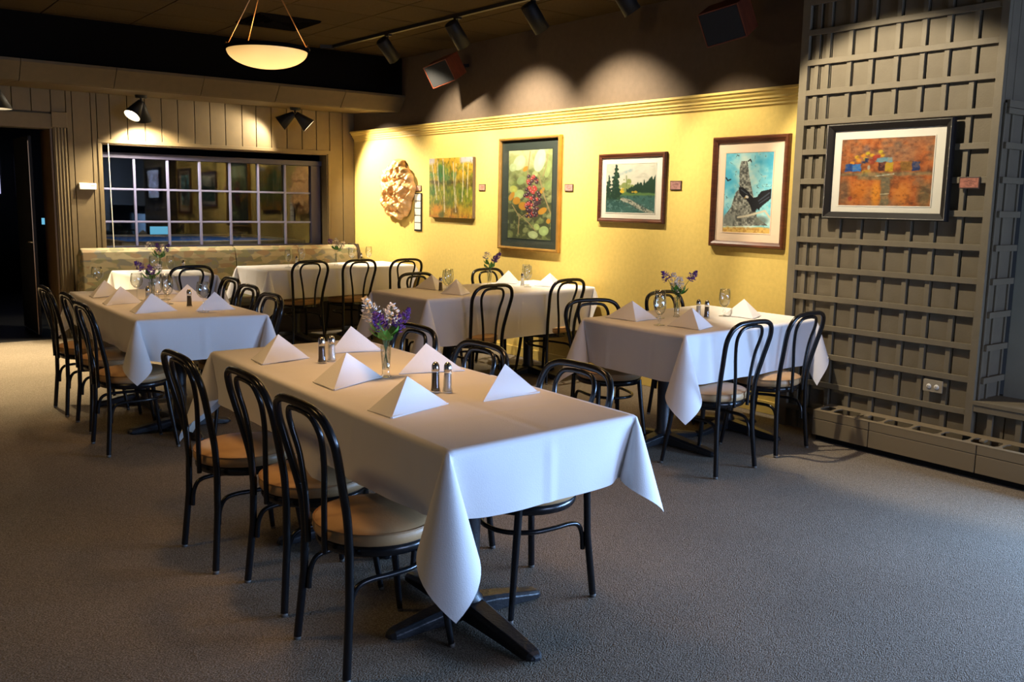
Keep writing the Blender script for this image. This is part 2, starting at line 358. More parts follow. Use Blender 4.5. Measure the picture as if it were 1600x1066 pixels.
# dropped boxed beam along the back wall with its angled face, built of board lengths
bm_ = holder('trim_2'); M['beam'] = mat('beam_shaded_paint', S3(86, 72, 48), 0.65, vary=0.06, vscale=14, spec=0.25)  # darker than the wall boards: the beam's weaker light is put into its colour
xs = [-2.0, 0.2, 1.54, 2.28, 3.02, 3.70, 4.30, 4.95, WX-0.002]
xs = [-2.0, -0.9, 0.2, 1.0, 1.62, 2.42, 3.24, 4.02, 4.78, WX-0.002]
for a, b in zip(xs[:-1], xs[1:]):
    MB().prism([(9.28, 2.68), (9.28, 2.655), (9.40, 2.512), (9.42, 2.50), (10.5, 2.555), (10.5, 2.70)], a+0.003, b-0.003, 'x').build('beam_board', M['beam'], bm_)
struct(box('wall_back_upper', -2.0, WX, 9.36, 9.46, 2.69, CZ+0.05, M['black_paint']))
# suspended ceiling
ce = holder('ceiling')
box('ceiling_deck', -2.0, 7.8, -4.2, 16.5, CZ+0.03, CZ+0.1, M['ceil_grid'], ce)
ty0 = 4.37; tm = None
for j in range(9):
    for i in range(7):
        x0 = 0.30+i*0.757; y0 = ty0+j*0.612
        if y0 > 9.3: continue
        y1 = min(y0+0.612, 9.36); x1 = min(x0+0.757, WX)
        if tm is None or x1 < x0+0.757 or y1 < y0+0.612:
            o = box('ceiling_tile', 0.006, x1-x0-0.006, 0.006, y1-y0-0.006, -0.006, 0.02, M['ceil'], ce)
            if tm is None: tm = o.data
        else: o = link('ceiling_tile', tm, ce)
        o.location = (x0, y0, CZ)
box('ceiling_slab', -2.0, 7.8, -4.2, ty0, CZ-0.004, CZ+0.02, M['ceil'], ce); box('ceiling_slab', -2.0, 0.3, ty0, 9.36, CZ-0.004, CZ+0.02, M['ceil'], ce)
for (x, y), e, sp in DOWN:
    MB().lathe([(0.055, -0.012), (0.075, -0.014), (0.08, -0.008), (0.08, 0.0)], 20, (x, y, CZ)).build('added_downlight_trim', M['white_plastic'], ce)  # trim rings of the added, unseen downlights
# the dark room beyond the back wall
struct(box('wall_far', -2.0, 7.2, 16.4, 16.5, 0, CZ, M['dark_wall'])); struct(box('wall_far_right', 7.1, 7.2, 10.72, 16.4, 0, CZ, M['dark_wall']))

# ------------------------------------------------------------------ lattice screen along the right wall
LX = 5.33
lat = thing('lattice_screen', 'tall grey-brown wooden lattice screen of rails and battens covering the wall', 'lattice', (LX, 3.2, 0))
def lb(name, y0, y1, x0, x1, z0, z1, m=M['lattice'], bev=0.002): return box(name, x0-LX, x1-LX, y0-3.2, y1-3.2, z0, z1, m, lat, bev)
railz = [0.124+0.1917*k for k in range(16)]
lb('post', 3.812, 3.872, LX, LX+0.09, 0, CZ); lb('post', 2.533, 2.578, LX-0.004, LX+0.09, 0.0, CZ)
bat = [3.755, 3.677, 3.516, 3.365, 3.196, 3.03, 2.881, 2.72]
for z in railz: lb('rail', 2.578, 3.812, LX, LX+0.016, z, z+0.036)
for y in bat: lb('batten', y-0.0155, y+0.0155, LX+0.016, LX+0.028, 0, CZ)
bs = [3.812] + [y-0.022 for y in bat] + [2.578]
for a, b in zip(bs[:-1], bs[1:]): lb('board', b+0.003, a-0.003, LX+0.031, LX+0.048, 0, CZ, M['lattice_back'], 0.003)
# return side of the screen, facing the room, and the sill and lattice of the alcove beside it
for z in railz[2:11]: lb('rail', 2.50, 2.518, LX+0.03, 5.615, z, z+0.036)
lb('rail', 2.50, 2.518, LX+0.03, 5.615, 2.07, 2.115)
for x in (5.36, 5.45, 5.60): lb('batten', 2.518, 2.53, x-0.006, x+0.012, 0.41, 2.1)
for a, b in ((LX+0.03, 5.448), (5.454, 5.62)): lb('board', 2.53, 2.545, a, b, 0.41, CZ, M['lattice_back'], 0.002)
lb('sill', -1.6, 2.533, LX-0.006, 5.62, 0.385, 0.41)
lb('rail', -1.6, 2.533, LX, LX+0.018, 0.345, 0.385); lb('rail', -1.6, 2.533, LX, LX+0.018, 0.124, 0.16)
for y in (2.44, 2.28, 2.12, 1.96): lb('batten', y-0.0155, y+0.0155, LX+0.018, LX+0.036, 0, 0.385)
for a, b in ((2.533, 2.37), (2.37, 2.21), (2.21, 2.05), (2.05, -1.6)): lb('board', b+0.003, a-0.003, LX+0.05, LX+0.068, 0, 0.385, M['lattice_back'], 0.002)
struct(box('wall_right_side', LX+0.09, WX+0.15, 2.55, 3.86, 0, CZ, M['lattice_back']))

# ------------------------------------------------------------------ baseboard heater
ht = thing('baseboard_heater', 'long low taupe metal baseboard heater with slotted top under the lattice', 'heater', (5.13, 2.4, 0))
HY0, HY1 = -1.6, 1.06
box('toe_recess', 0.05, 0.19, HY0, HY1, 0.0, 0.045, M['heater_dark'], ht)
for a, b in ((HY0, -1.0), (-1.0, -0.003), (0.0, 0.66), (0.663, HY1)):
    box('front_panel', 0, 0.012, a+0.0015, b-0.0015, 0.042, 0.146, M['heater'], ht, 0.002)
    box('upper_panel', 0.001, 0.012, a+0.0015, b-0.0015, 0.150, 0.203, M['heater'], ht, 0.002)
box('inner_void', 0.02, 0.185, HY0, HY1-0.006, 0.05, 0.120, M['heater_dark'], ht)
SH_ = Matrix(((1, 0, 0, 0), (0, 1, 0, 0), (0.085, 0, 1, 0), (0, 0, 0, 1)))
MB().box(0.0, 0.030, HY0, HY1, 0.199, 0.206, SH_).build('grille_bar', M['heater'], ht, 0.003)
MB().box(0.126, 0.19, HY0, HY1, 0.199, 0.206, SH_).build('grille_bar', M['heater'], ht, 0.003)
MB().prism([(0, 0.042), (0.19, 0.042), (0.19, 0.222), (0.0, 0.206)], HY1-0.005, HY1, 'y').build('end_cap', M['heater'], ht, 0.002)
for y in (3.525, 3.35, 3.172, 3.001, 2.82, 2.642, 2.468, 2.292, 2.12, 1.94, 1.76):
    q = min(y, 2.4+HY1-0.012)-2.4
    MB().prism([(0.03, q-0.024), (0.03, q+0.024), (0.05, q+0.009), (0.104, q+0.009), (0.124, q+0.024), (0.124, q-0.024), (0.104, q-0.009), (0.05, q-0.009)], 0.199, 0.2055, 'z', SH_).build('grille_rib', M['heater'], ht)
for y in (3.12, 2.40): MB().box(0.06, 0.10, y-2.4-0.016, y-2.4+0.016, 0.203, 0.216, SH_).build('damper_tab', M['heater'], ht, 0.002)
# wall outlet on the lattice
ol = thing('wall_outlet', 'taupe double wall outlet low on the lattice screen above the heater', 'outlet', (LX, 2.78, 0.455), -PI/2)
box('plate', -0.06, 0.06, -0.008, 0.0, -0.037, 0.037, M['outlet'], ol, 0.002)
for x in (-0.024, 0.024):
    f = MB().lathe([(0, 0.012), (0.014, 0.012), (0.016, 0.008)], 16, (x, 0, -0.004), mtx=Matrix.Rotation(PI/2, 4, 'X')).build('socket', M['outlet_face'], ol)
    for d in (-0.005, 0.005): box('slot', x+d-0.001, x+d+0.001, -0.0128, -0.0115, -0.007, 0.001, M['heater_dark'], f)

# ------------------------------------------------------------------ pictures
def vn(u, v, f, seed, fy=None):
    rng = np.random.RandomState(seed); n = 64; t = rng.rand(n, n); x = np.asarray(u)*f; y = np.asarray(v)*(fy or f)
    xi = np.floor(x).astype(int); yi = np.floor(y).astype(int); a = x-xi; b = y-yi; a = a*a*(3-2*a); b = b*b*(3-2*b)
    g = lambda i, j: t[i % n, j % n]
    return (g(xi, yi)*(1-a)+g(xi+1, yi)*a)*(1-b)+(g(xi, yi+1)*(1-a)+g(xi+1, yi+1)*a)*b
def fb(u, v, f, seed, fy=None):
    fy = fy or f
    return 0.55*vn(u, v, f, seed, fy)+0.28*vn(u, v, f*2.1, seed+1, fy*2.1)+0.17*vn(u, v, f*4.3, seed+2, fy*4.3)
class Paint:
    def __init__(s, nu, nv):
        s.u, s.v = np.meshgrid(np.linspace(0, 1, nu+1), np.linspace(0, 1, nv+1)); s.c = np.zeros(s.u.shape+(3,)); s.nu, s.nv = nu, nv; s.gain = 1.0
    def lay(s, mask, col, a=1.0):
        m = np.clip(mask, 0, 1)[..., None]*a; s.c = s.c*(1-m)+np.asarray(col, float)*m
    def ramp(s, t, stops):
        t = np.clip(t, 0, 1); P = [p for p, _ in stops]; Cc = np.array([c for _, c in stops], float)
        return np.stack([np.interp(t, P, Cc[:, k]) for k in range(3)], -1)
    def rect(s, u0, u1, v0, v1, col, a=1.0, w=0.01):
        j = (vn(s.u, s.v, 20, 5)-0.5)*0.02; k = (vn(s.u, s.v, 20, 9)-0.5)*0.02
        f = lambda x: np.clip(x/w+0.5, 0, 1)
        s.lay(f(s.u+j-u0)*f(u1-s.u-j)*f(s.v+k-v0)*f(v1-s.v-k), col, a)
    def ell(s, cu, cv, ru, rv, col, a=1.0, rot=0.0, soft=0.12, asp=1.0):
        x = (s.u-cu); y = (s.v-cv)*asp; X = x*math.cos(rot)+y*math.sin(rot); Y = -x*math.sin(rot)+y*math.cos(rot)
        s.lay(np.clip((1-np.sqrt((X/ru)**2+(Y/(rv*asp))**2))/soft, 0, 1), col, a)
    def line(s, pts, w, col, a=1.0, asp=1.0):
        d = np.full(s.u.shape, 9.0)
        for (x0, y0), (x1, y1) in zip(pts[:-1], pts[1:]):
            y0, y1 = y0*asp, y1*asp; L = (x1-x0)**2+(y1-y0)**2+1e-9; t = np.clip(((s.u-x0)*(x1-x0)+(s.v*asp-y0)*(y1-y0))/L, 0, 1)
            d = np.minimum(d, np.hypot(s.u-x0-t*(x1-x0), s.v*asp-y0-t*(y1-y0)))
        s.lay(np.clip((w-d)/(0.5*w)+0.5, 0, 1), col, a)
    def poly(s, pts, col, a=1.0):
        inside = np.zeros(s.u.shape, bool); n = len(pts); j = n-1
        for i in range(n):
            xi, yi = pts[i]; xj, yj = pts[j]
            inside ^= ((yi > s.v) != (yj > s.v)) & (s.u < (xj-xi)*(s.v-yi)/((yj-yi)+1e-12)+xi); j = i
        s.lay(inside.astype(float), col, a)
    def build(s, name, parent, x0, x1, z0, z1, y):
        s.c = s.c*s.gain
        nu, nv = s.nu, s.nv; V = np.stack([x0+(x1-x0)*s.u, np.full(s.u.shape, y), z1+(z0-z1)*s.v], -1).reshape(-1, 3)
        mb = MB(); F = [(j*(nu+1)+i, (j+1)*(nu+1)+i, (j+1)*(nu+1)+i+1, j*(nu+1)+i+1) for j in range(nv) for i in range(nu)]
        mb.add(V.tolist(), F); me = mb.mesh(name, M['print'], fix=False)
        at = me.color_attributes.new('paint', 'FLOAT_COLOR', 'POINT')
        c = srgb(np.clip(s.c, 0, 255)).reshape(-1, 3); at.data.foreach_set('color', np.concatenate([c, np.ones((len(c), 1))], 1).ravel().astype(np.float32))
        return link(name, me, parent)

def p_aspen():
    p = Paint(96, 120); p.gain = 0.80; u, v = p.u, p.v; n = fb(u, v, 9, 3); s = fb(u, v, 30, 11, 12)
    t = v+(n-0.5)*0.22
    p.c = p.ramp(t, [(0, (226, 178, 50)), (0.25, (214, 166, 30)), (0.36, (150, 130, 30)), (0.42, (86, 66, 22)), (0.5, (128, 138, 28)), (0.68, (140, 146, 30)), (0.84, (176, 140, 26)), (1, (196, 120, 18))])
    p.lay(np.clip((fb(u, v, 7, 20)-0.5)*6, 0, 1)*np.clip(1-abs(v-0.27)/0.2, 0, 1), (60, 130, 70), 0.9)
    p.ell(0.28, 0.22, 0.12, 0.2, (50, 126, 62), 0.85, soft=0.5); p.ell(0.42, 0.3, 0.12, 0.14, (70, 150, 100), 0.6, soft=0.6); p.ell(0.08, 0.55, 0.1, 0.12, (58, 110, 30), 0.8, soft=0.5)
    p.lay(np.clip((s-0.5)*5, 0, 1), (226, 196, 60), 0.45); p.lay(np.clip((0.45-s)*5, 0, 1), (70, 84, 20), 0.5)
    p.lay(np.clip((fb(u, v, 11, 71, 7)-0.5)*5, 0, 1)*np.clip((v-0.4)/0.1, 0, 1)*np.clip((0.85-v)/0.1, 0, 1), (86, 112, 28), 0.8)
    p.ell(0.3, 0.95, 0.1, 0.1, (60, 80, 26), 0.7, soft=0.6); p.ell(0.2, 0.85, 0.16, 0.1, (228, 140, 30), 0.7, soft=0.6); p.ell(0.62, 0.88, 0.1, 0.08, (90, 70, 24), 0.7, soft=0.6)
    p.lay(np.clip((0.09+0.05*n-v)/0.05, 0, 1)*np.clip(np.maximum((0.16-u)/0.06, (u-0.68)/0.08), 0, 1), (206, 202, 214), 0.9)
    for pts, w in (([(0.06, 0.05), (0.12, 0.35), (0.18, 0.7)], 0.013), ([(0.19, 0.03), (0.21, 0.3), (0.235, 0.55)], 0.012), ([(0.33, 0.02), (0.35, 0.4), (0.37, 0.9)], 0.016), ([(0.565, 0.08), (0.585, 0.45), (0.63, 0.9)], 0.012), ([(0.63, 0.1), (0.615, 0.5), (0.65, 0.8)], 0.009), ([(0.79, 0.1), (0.79, 0.4), (0.77, 0.72)], 0.014), ([(0.9, 0.1), (0.89, 0.4), (0.885, 0.65)], 0.011)):
        p.line(pts, w*0.72, (232, 218, 186), 0.85)
    p.lay(np.clip((fb(u, v, 40, 151, 18)-0.6)*8, 0, 1), (96, 90, 40), 0.5)
    return p
def p_berries():
    p = Paint(100, 190); p.gain = 0.80; u, v = p.u, p.v; A = 2.0; n = fb(u, v, 6, 31, 12)
    p.c = p.ramp(v+(n-0.5)*0.5, [(0, (196, 200, 150)), (0.25, (140, 150, 92)), (0.5, (92, 96, 58)), (0.75, (62, 70, 46)), (1, (80, 88, 54))])
    p.lay(np.clip((fb(u, v, 12, 40, 22)-0.52)*6, 0, 1), (176, 184, 120), 0.5)
    rr = np.random.RandomState(4)
    for k in range(46):
        cu, cv = rr.rand(), rr.rand(); g = rr.rand()
        p.ell(cu, cv, 0.05+0.05*rr.rand(), 0.03+0.03*rr.rand(), (120+70*g, 140+55*g, 70+60*g), 0.55, rr.rand()*3, 0.3, A)
    for cu, cv, ru, rv, ro, c in ((0.25, 0.14, 0.14, 0.095, 0.5, (206, 222, 176)), (0.72, 0.12, 0.13, 0.14, 0.2, (214, 228, 190)), (0.10, 0.19, 0.09, 0.05, 0.3, (186, 202, 150)), (0.25, 0.5, 0.11, 0.07, 1.0, (186, 206, 130)), (0.12, 0.44, 0.10, 0.045, 0.2, (190, 196, 96)), (0.3, 0.34, 0.09, 0.06, 0.9, (150, 172, 110)), (0.84, 0.90, 0.11, 0.06, 0.9, (176, 200, 130)), (0.6, 0.95, 0.12, 0.045, 0.1, (190, 206, 150)), (0.68, 0.86, 0.08, 0.035, 1.2, (176, 196, 120)), (0.9, 0.22, 0.07, 0.1, 0.2, (160, 178, 110)), (0.62, 0.27, 0.07, 0.035, 0.6, (176, 190, 130)), (0.92, 0.4, 0.07, 0.06, 0.4, (140, 160, 96))):
        p.ell(cu, cv, ru, rv, c, 0.95, ro, 0.12, A); p.ell(cu+0.015, cv+0.008, ru*0.55, rv*0.5, [min(255, x*1.12) for x in c], 0.6, ro, 0.6, A)
    for cu, cv, ru, rv, ro in ((0.36, 0.63, 0.12, 0.05, 0.2), (0.2, 0.57, 0.09, 0.05, 0.9), (0.5, 0.73, 0.07, 0.04, 1.2), (0.8, 0.68, 0.07, 0.06, 1.0), (0.08, 0.52, 0.06, 0.06, 0.5), (0.78, 0.46, 0.04, 0.05, 0.6), (0.4, 0.21, 0.05, 0.04, 0.8), (0.94, 0.79, 0.05, 0.03, 0.3)):
        p.ell(cu, cv, ru, rv, (206, 146, 48), 0.95, ro, 0.15, A)
    for pts, w in (([(0.5, 0.02), (0.45, 0.25), (0.5, 0.4)], 0.013), ([(0.7, 0.28), (0.84, 0.52), (0.98, 0.7)], 0.014), ([(0.25, 0.95), (0.27, 0.75), (0.1, 0.62)], 0.012), ([(0.26, 0.72), (0.5, 0.82), (0.65, 0.9)], 0.010), ([(0.9, 0.06), (0.86, 0.2), (0.8, 0.3)], 0.01), ([(0.26, 0.78), (0.42, 0.72)], 0.008)):
        p.line(pts, w, (168, 146, 100), 0.9, A)
    for k in range(70):
        t = rr.rand(); cu = 0.56+(rr.rand()-0.5)*0.42*(1-abs(t-0.55)); cv = 0.29+0.46*t; red = (cv < 0.44 and rr.rand() < 0.75) or rr.rand() < 0.3
        c = (196, 66, 62) if red else (62, 34, 50); p.ell(cu, cv, 0.048, 0.023, c, 1, 0, 0.25, A); p.ell(cu-0.012, cv-0.006, 0.016, 0.0075, (236, 214, 214), 0.85, 0, 0.5, A)
    return p
def p_landscape():
    p = Paint(130, 120); p.gain = 0.84; u, v = p.u, p.v; n = fb(u, v, 7, 51)
    p.c = p.ramp(n, [(0, (206, 204, 186)), (0.5, (228, 224, 206)), (1, (238, 232, 216))])
    p.lay(np.clip((0.05-abs(v-0.2+0.35*(u-0.3)))/0.04, 0, 1)*np.clip((0.62-u)/0.1, 0, 1)*np.clip(fb(u, v, 14, 8)*2-0.5, 0, 1), (140, 176, 190), 0.8)
    p.lay(np.clip((fb(u+v*0.6, v, 6, 61, 14)-0.55)*4, 0, 1)*(v < 0.5), (190, 184, 170), 0.5)
    p.lay(np.clip((0.13-np.hypot(u-0.42, (v-0.48)*0.9)+(vn(u, v, 22, 33)-0.5)*0.12)/0.02, 0, 1), (136, 152, 78), 0.85); p.line([(0.42, 0.46), (0.415, 0.24)], 0.008, (120, 140, 80), 0.9)
    rag = (vn(u, u*0, 40, 71)-0.5)*0.12
    p.lay(np.clip((v-(0.5-0.23*np.clip((u-0.5)/0.45, 0, 1)+rag))/0.02, 0, 1)*(u > 0.42), (30, 62, 44))
    p.lay(np.clip((v-0.58-(n-0.5)*0.06)/0.03, 0, 1), (96, 130, 70)); p.lay(np.clip((0.06-np.hypot(u-0.35, v-0.56)+(vn(u, v, 26, 35)-0.5)*0.07)/0.015, 0, 1), (226, 190, 46), 0.95); p.lay(np.clip((0.07-np.hypot(u-0.6, (v-0.575)*2.6)+(vn(u, v, 26, 37)-0.5)*0.07)/0.02, 0, 1), (216, 176, 50), 0.9)
    s = fb(u, v, 24, 81); p.lay(np.clip((v-0.63-(n-0.5)*0.05)/0.04, 0, 1), (66, 110, 104)); p.lay(np.clip((v-0.63)/0.04, 0, 1)*np.clip((s-0.5)*6, 0, 1), (40, 78, 72), 0.8)
    p.lay(np.clip((v-0.72)/0.1, 0, 1)*np.clip((s-0.58)*8, 0, 1), (120, 158, 156), 0.7)
    p.line([(0.3, 0.72), (0.5, 0.77), (0.72, 0.9), (0.95, 1.0)], 0.04, (206, 196, 176), 0.85); p.lay(np.clip((fb(u, v, 34, 91)-0.52)*9, 0, 1)*(v > 0.7)*(abs(v-0.7-0.45*(u-0.25)) < 0.09), (70, 84, 80), 0.8)
    for cx, top, base, wd in ((0.2, 0.0, 0.78, 0.13), (0.05, 0.22, 0.75, 0.09)):
        t = np.clip((v-top)/(base-top), 0, 1); j = (vn(u, v, 26, 15)-0.5)*0.10+0.02*np.sin(v*75)
        p.lay(((abs(u-cx) < (wd*t**0.75+j*0.8*t**0.3)) & (v > top) & (v < base)).astype(float), (26, 58, 42)); p.lay(((abs(u-cx) < wd*t) & (v > top) & (v < base))*np.clip((s-0.56)*8, 0, 1), (60, 96, 66), 0.7)
    p.ell(0.12, 0.84, 0.3, 0.14, (44, 84, 80), 0.9, 0, 0.4); p.lay(np.clip((s-0.57)*8, 0, 1)*(v > 0.74)*(u < 0.4), (110, 146, 142), 0.6)
    return p
def p_raptor():
    p = Paint(120, 190); u, v = p.u, p.v; A = 1.6; n = fb(u, v, 5, 101, 8)
    p.c = p.ramp(n+0.25*(v-0.4)+0.5*np.exp(-((u-0.42)/0.25)**2)-0.2, [(0.15, (76, 172, 204)), (0.5, (140, 206, 218)), (0.85, (206, 226, 218))])
    p.poly([(0.33, 0.10), (0.46, 0.10), (0.52, 0.3), (0.63, 0.55), (0.72, 0.8), (0.95, 0.9), (0.0, 0.93), (0.02, 0.8), (0.16, 0.68), (0.24, 0.5), (0.32, 0.45), (0.3, 0.2)], (134, 134, 126))
    s = fb(u, v, 26, 111, 40); inside = (abs(p.c[..., 0]-134) < 2)
    p.lay(inside*np.clip((s-0.5)*7, 0, 1), (70, 72, 70), 0.85); p.lay(inside*np.clip((0.42-s)*7, 0, 1), (196, 196, 184), 0.8)
    p.ell(0.12, 0.84, 0.2, 0.1, (120, 124, 118), 0.8, 0, 0.5, A); p.ell(0.8, 0.84, 0.2, 0.07, (110, 114, 106), 0.8, 0, 0.5, A)
    p.lay(np.clip((v-0.915-(n-0.5)*0.06)/0.03, 0, 1), (216, 176, 96)); p.lay(np.clip((v-0.92)/0.03, 0, 1)*np.clip((s-0.52)*7, 0, 1), (176, 126, 60), 0.7)
    p.line([(0.32, 0.81), (0.5, 0.79), (0.7, 0.755), (0.88, 0.72), (0.98, 0.8)], 0.02, (206, 196, 172), 1, A)
    p.poly([(0.30, 0.43), (0.40, 0.43), (0.52, 0.49), (0.62, 0.56), (0.7, 0.55), (0.78, 0.48), (0.99, 0.45), (0.99, 0.57), (0.88, 0.63), (0.78, 0.68), (0.76, 0.72), (0.72, 0.695), (0.68, 0.735), (0.62, 0.735), (0.575, 0.67), (0.53, 0.62), (0.47, 0.575), (0.40, 0.555), (0.33, 0.51)], (26, 26, 32))
    p.line([(0.74, 0.6), (0.95, 0.5)], 0.012, (80, 90, 108), 0.7, A); p.line([(0.76, 0.63), (0.95, 0.55)], 0.01, (80, 90, 108), 0.7, A); p.line([(0.36, 0.46), (0.5, 0.52)], 0.01, (90, 100, 112), 0.7, A)
    p.ell(0.49, 0.55, 0.045, 0.02, (226, 220, 206), 1, 0.5, 0.3, A); p.ell(0.455, 0.56, 0.02, 0.012, (206, 166, 80), 1, 0, 0.4, A)
    p.line([(0.02, 0.31), (0.06, 0.345), (0.12, 0.33)], 0.014, (24, 26, 34), 1, A); p.line([(0.48, 0.105), (0.52, 0.085), (0.54, 0.11)], 0.012, (24, 26, 34), 1, A)
    return p
def p_abstract():
    p = Paint(160, 116); p.gain = 0.88; u, v = p.u, p.v; n = fb(u, v, 6, 121); s = fb(u, v, 26, 131)
    p.c = p.ramp(n, [(0.2, (120, 66, 30)), (0.45, (172, 88, 34)), (0.6, (190, 104, 44)), (0.8, (150, 104, 70))])
    p.lay(np.clip((fb(u, v, 4, 141)-0.5)*5, 0, 1)*(v < 0.35), (140, 106, 84), 0.6)
    p.ell(0.24, 0.78, 0.18, 0.22, (204, 118, 32), 0.8, 0, 0.7); p.ell(0.42, 0.82, 0.07, 0.28, (230, 146, 36), 0.9, 0, 0.6); p.ell(0.7, 0.82, 0.13, 0.22, (216, 130, 44), 0.85, 0, 0.6)
    p.ell(0.05, 0.8, 0.1, 0.3, (110, 84, 62), 0.85, 0, 0.6); p.ell(0.93, 0.85, 0.1, 0.25, (104, 92, 60), 0.85, 0, 0.6); p.ell(0.62, 0.1, 0.06, 0.06, (96, 84, 74), 0.6, 0, 0.7); p.ell(0.28, 0.14, 0.06, 0.08, (116, 100, 104), 0.7, 0, 0.7)
    for k, (cu, cv) in enumerate(((0.18, 0.27), (0.25, 0.25), (0.3, 0.22), (0.35, 0.25), (0.2, 0.32), (0.44, 0.2), (0.46, 0.25), (0.13, 0.36), (0.28, 0.3))): p.ell(cu, cv, 0.035, 0.035, ((226, 176, 28), (232, 150, 24), (214, 190, 40))[k % 3], 0.9, 0, 0.5)
    p.rect(0.36, 0.44, 0.25, 0.32, (176, 56, 34), 0.9); p.rect(0.32, 0.38, 0.3, 0.38, (150, 52, 34), 0.8)
    p.rect(0.05, 0.235, 0.375, 0.485, (44, 116, 196)); p.rect(0.05, 0.13, 0.375, 0.485, (18, 56, 128), 0.8); p.rect(0.27, 0.31, 0.29, 0.35, (34, 44, 84)); p.rect(0.23, 0.28, 0.34, 0.37, (34, 44, 84))
    p.rect(0.40, 0.57, 0.285, 0.355, (112, 156, 170)); p.rect(0.43, 0.505, 0.355, 0.485, (66, 28, 30)); p.rect(0.505, 0.585, 0.36, 0.495, (190, 156, 30)); p.rect(0.67, 0.78, 0.36, 0.49, (132, 100, 34), 0.8); p.rect(0.785, 0.865, 0.355, 0.49, (20, 46, 104))
    p.ell(0.32, 0.43, 0.02, 0.045, (176, 180, 166), 0.9, 0, 0.4); p.rect(0.25, 0.34, 0.47, 0.53, (190, 160, 40), 0.7)
    p.rect(0.0, 1.0, 0.505, 0.555, (128, 122, 92), 0.75, 0.03); p.rect(0.2, 0.6, 0.53, 0.61, (116, 120, 92), 0.65, 0.03); p.rect(0.47, 0.565, 0.58, 1.0, (112, 110, 86), 0.85, 0.02)
    p.line([(0.47, 0.83), (0.56, 0.82)], 0.006, (206, 196, 160), 0.9); p.line([(0.4, 0.56), (0.6, 0.53)], 0.006, (206, 206, 186), 0.8); p.ell(0.13, 0.9, 0.03, 0.05, (120, 26, 24), 0.9, 0, 0.6)
    p.lay(np.clip((s-0.52)*6, 0, 1), (226, 150, 90), 0.3); p.lay(np.clip((0.42-s)*6, 0, 1), (70, 38, 24), 0.35)
    return p
def frame_mb(w, h, bw, prof, y0=0.0):
    # mitred moulding: prof is a list of (inset from the outer edge, outward depth)
    mb = MB(); n = len(prof)
    def ring(i, d): return [(-w/2+i, -d+y0, -h/2+i), (w/2-i, -d+y0, -h/2+i), (w/2-i, -d+y0, h/2-i), (-w/2+i, -d+y0, h/2-i)]
    V = []; F = []
    for i, d in prof: V += ring(i, d)
    for a in range(n-1):
        for k in range(4): F.append((a*4+k, a*4+(k+1) % 4, (a+1)*4+(k+1) % 4, (a+1)*4+k))
    return mb.add(V, F)
def picture(name, label, X, yc, zc, w, h, frame, prof, mats, paint, op, tilt=0.0, pane=True):
    t = thing(name, label, 'picture', (X, yc, zc), -PI/2)
    bw = prof[-1][0]
    frame_mb(w, h, bw, [(prof[0][0], 0.0)] + prof + [(bw, 0.002)]).build('frame', M[frame], t)
    if mats: box('mat', -w/2+bw-0.004, w/2-bw+0.004, -0.010, -0.002, -h/2+bw-0.004, h/2-bw+0.004, M[mats], t)
    x0, x1, z0, z1 = op
    paint.build('print', t, x0, x1, z0, z1, -0.0105)
    frame_mb(x1-x0+0.012, z1-z0+0.012, 0, [(0.0, 0.0102), (0.0, 0.0128), (0.006, 0.0122)], 0).build('mat_bevel', M[mats], t).location = ((x0+x1)/2, 0, (z0+z1)/2)
    if pane: MB().add([(-w/2+bw, -0.016, -h/2+bw), (w/2-bw, -0.016, -h/2+bw), (w/2-bw, -0.016, h/2-bw), (-w/2+bw, -0.016, h/2-bw)], [(0, 1, 2, 3)]).build('pane', M['picture_glass'], t, fix=False)
    return t
wood_prof = [(0.0, 0.022), (0.006, 0.030), (0.016, 0.030), (0.026, 0.024), (0.034, 0.022)]
# canvas of birch trunks: no frame
t = thing('aspen_canvas', 'unframed canvas of white birch trunks in yellow autumn woods', 'picture', (WX-0.004, 8.295, 1.645), -PI/2)
box('canvas', -0.415, 0.415, -0.034, 0, -0.315, 0.315, M['canvas_edge'], t, 0.003); p_aspen().build('print', t, -0.415, 0.415, -0.315, 0.315, -0.0348)
picture('berry_picture', 'tall gilt framed berries and leaves picture with a wide dark mat', WX, 6.975, 1.585, 0.93, 1.07, 'gold', [(0.0, 0.036), (0.010, 0.044), (0.022, 0.040), (0.026, 0.022)], 'mat_dark', p_berries(), (-0.33, 0.335, -0.425, 0.415))
picture('landscape_picture', 'small walnut framed evergreen meadow watercolour with white mat', WX, 5.605, 1.64, 0.785, 0.575, 'walnut', wood_prof, 'mat_white', p_landscape(), (-0.30, 0.28, -0.205, 0.20))
picture('raptor_picture', 'walnut framed picture of a black bird landing before a rock tower', WX, 4.385, 1.608, 0.685, 0.81, 'walnut', [(0.0, 0.026), (0.008, 0.038), (0.022, 0.036), (0.036, 0.026), (0.044, 0.022)], 'mat_pink', p_raptor(), (-0.225, 0.205, -0.295, 0.285))
pa = picture('abstract_picture', 'black beaded frame around an orange abstract painting on the lattice', LX, 3.19, 1.735, 0.83, 0.60, 'black_frame', [(0.0, 0.030), (0.006, 0.044), (0.012, 0.040), (0.024, 0.034), (0.040, 0.026), (0.046, 0.02)], 'mat_white', p_abstract(), (-0.315, 0.30, -0.212, 0.20))
bd = MB()
for sx in (-1, 1):
    for k in range(74):
        z = -0.292+0.584*k/73; c = (sx*0.406, -0.043, z); bd.add([(c[0]+a, c[1]+b, c[2]+d) for a, b, d in ((0.003, 0, 0), (-0.003, 0, 0), (0, 0, 0.003), (0, 0, -0.003), (0, -0.003, 0))], [(0, 2, 4), (2, 1, 4), (1, 3, 4), (3, 0, 4)], True)
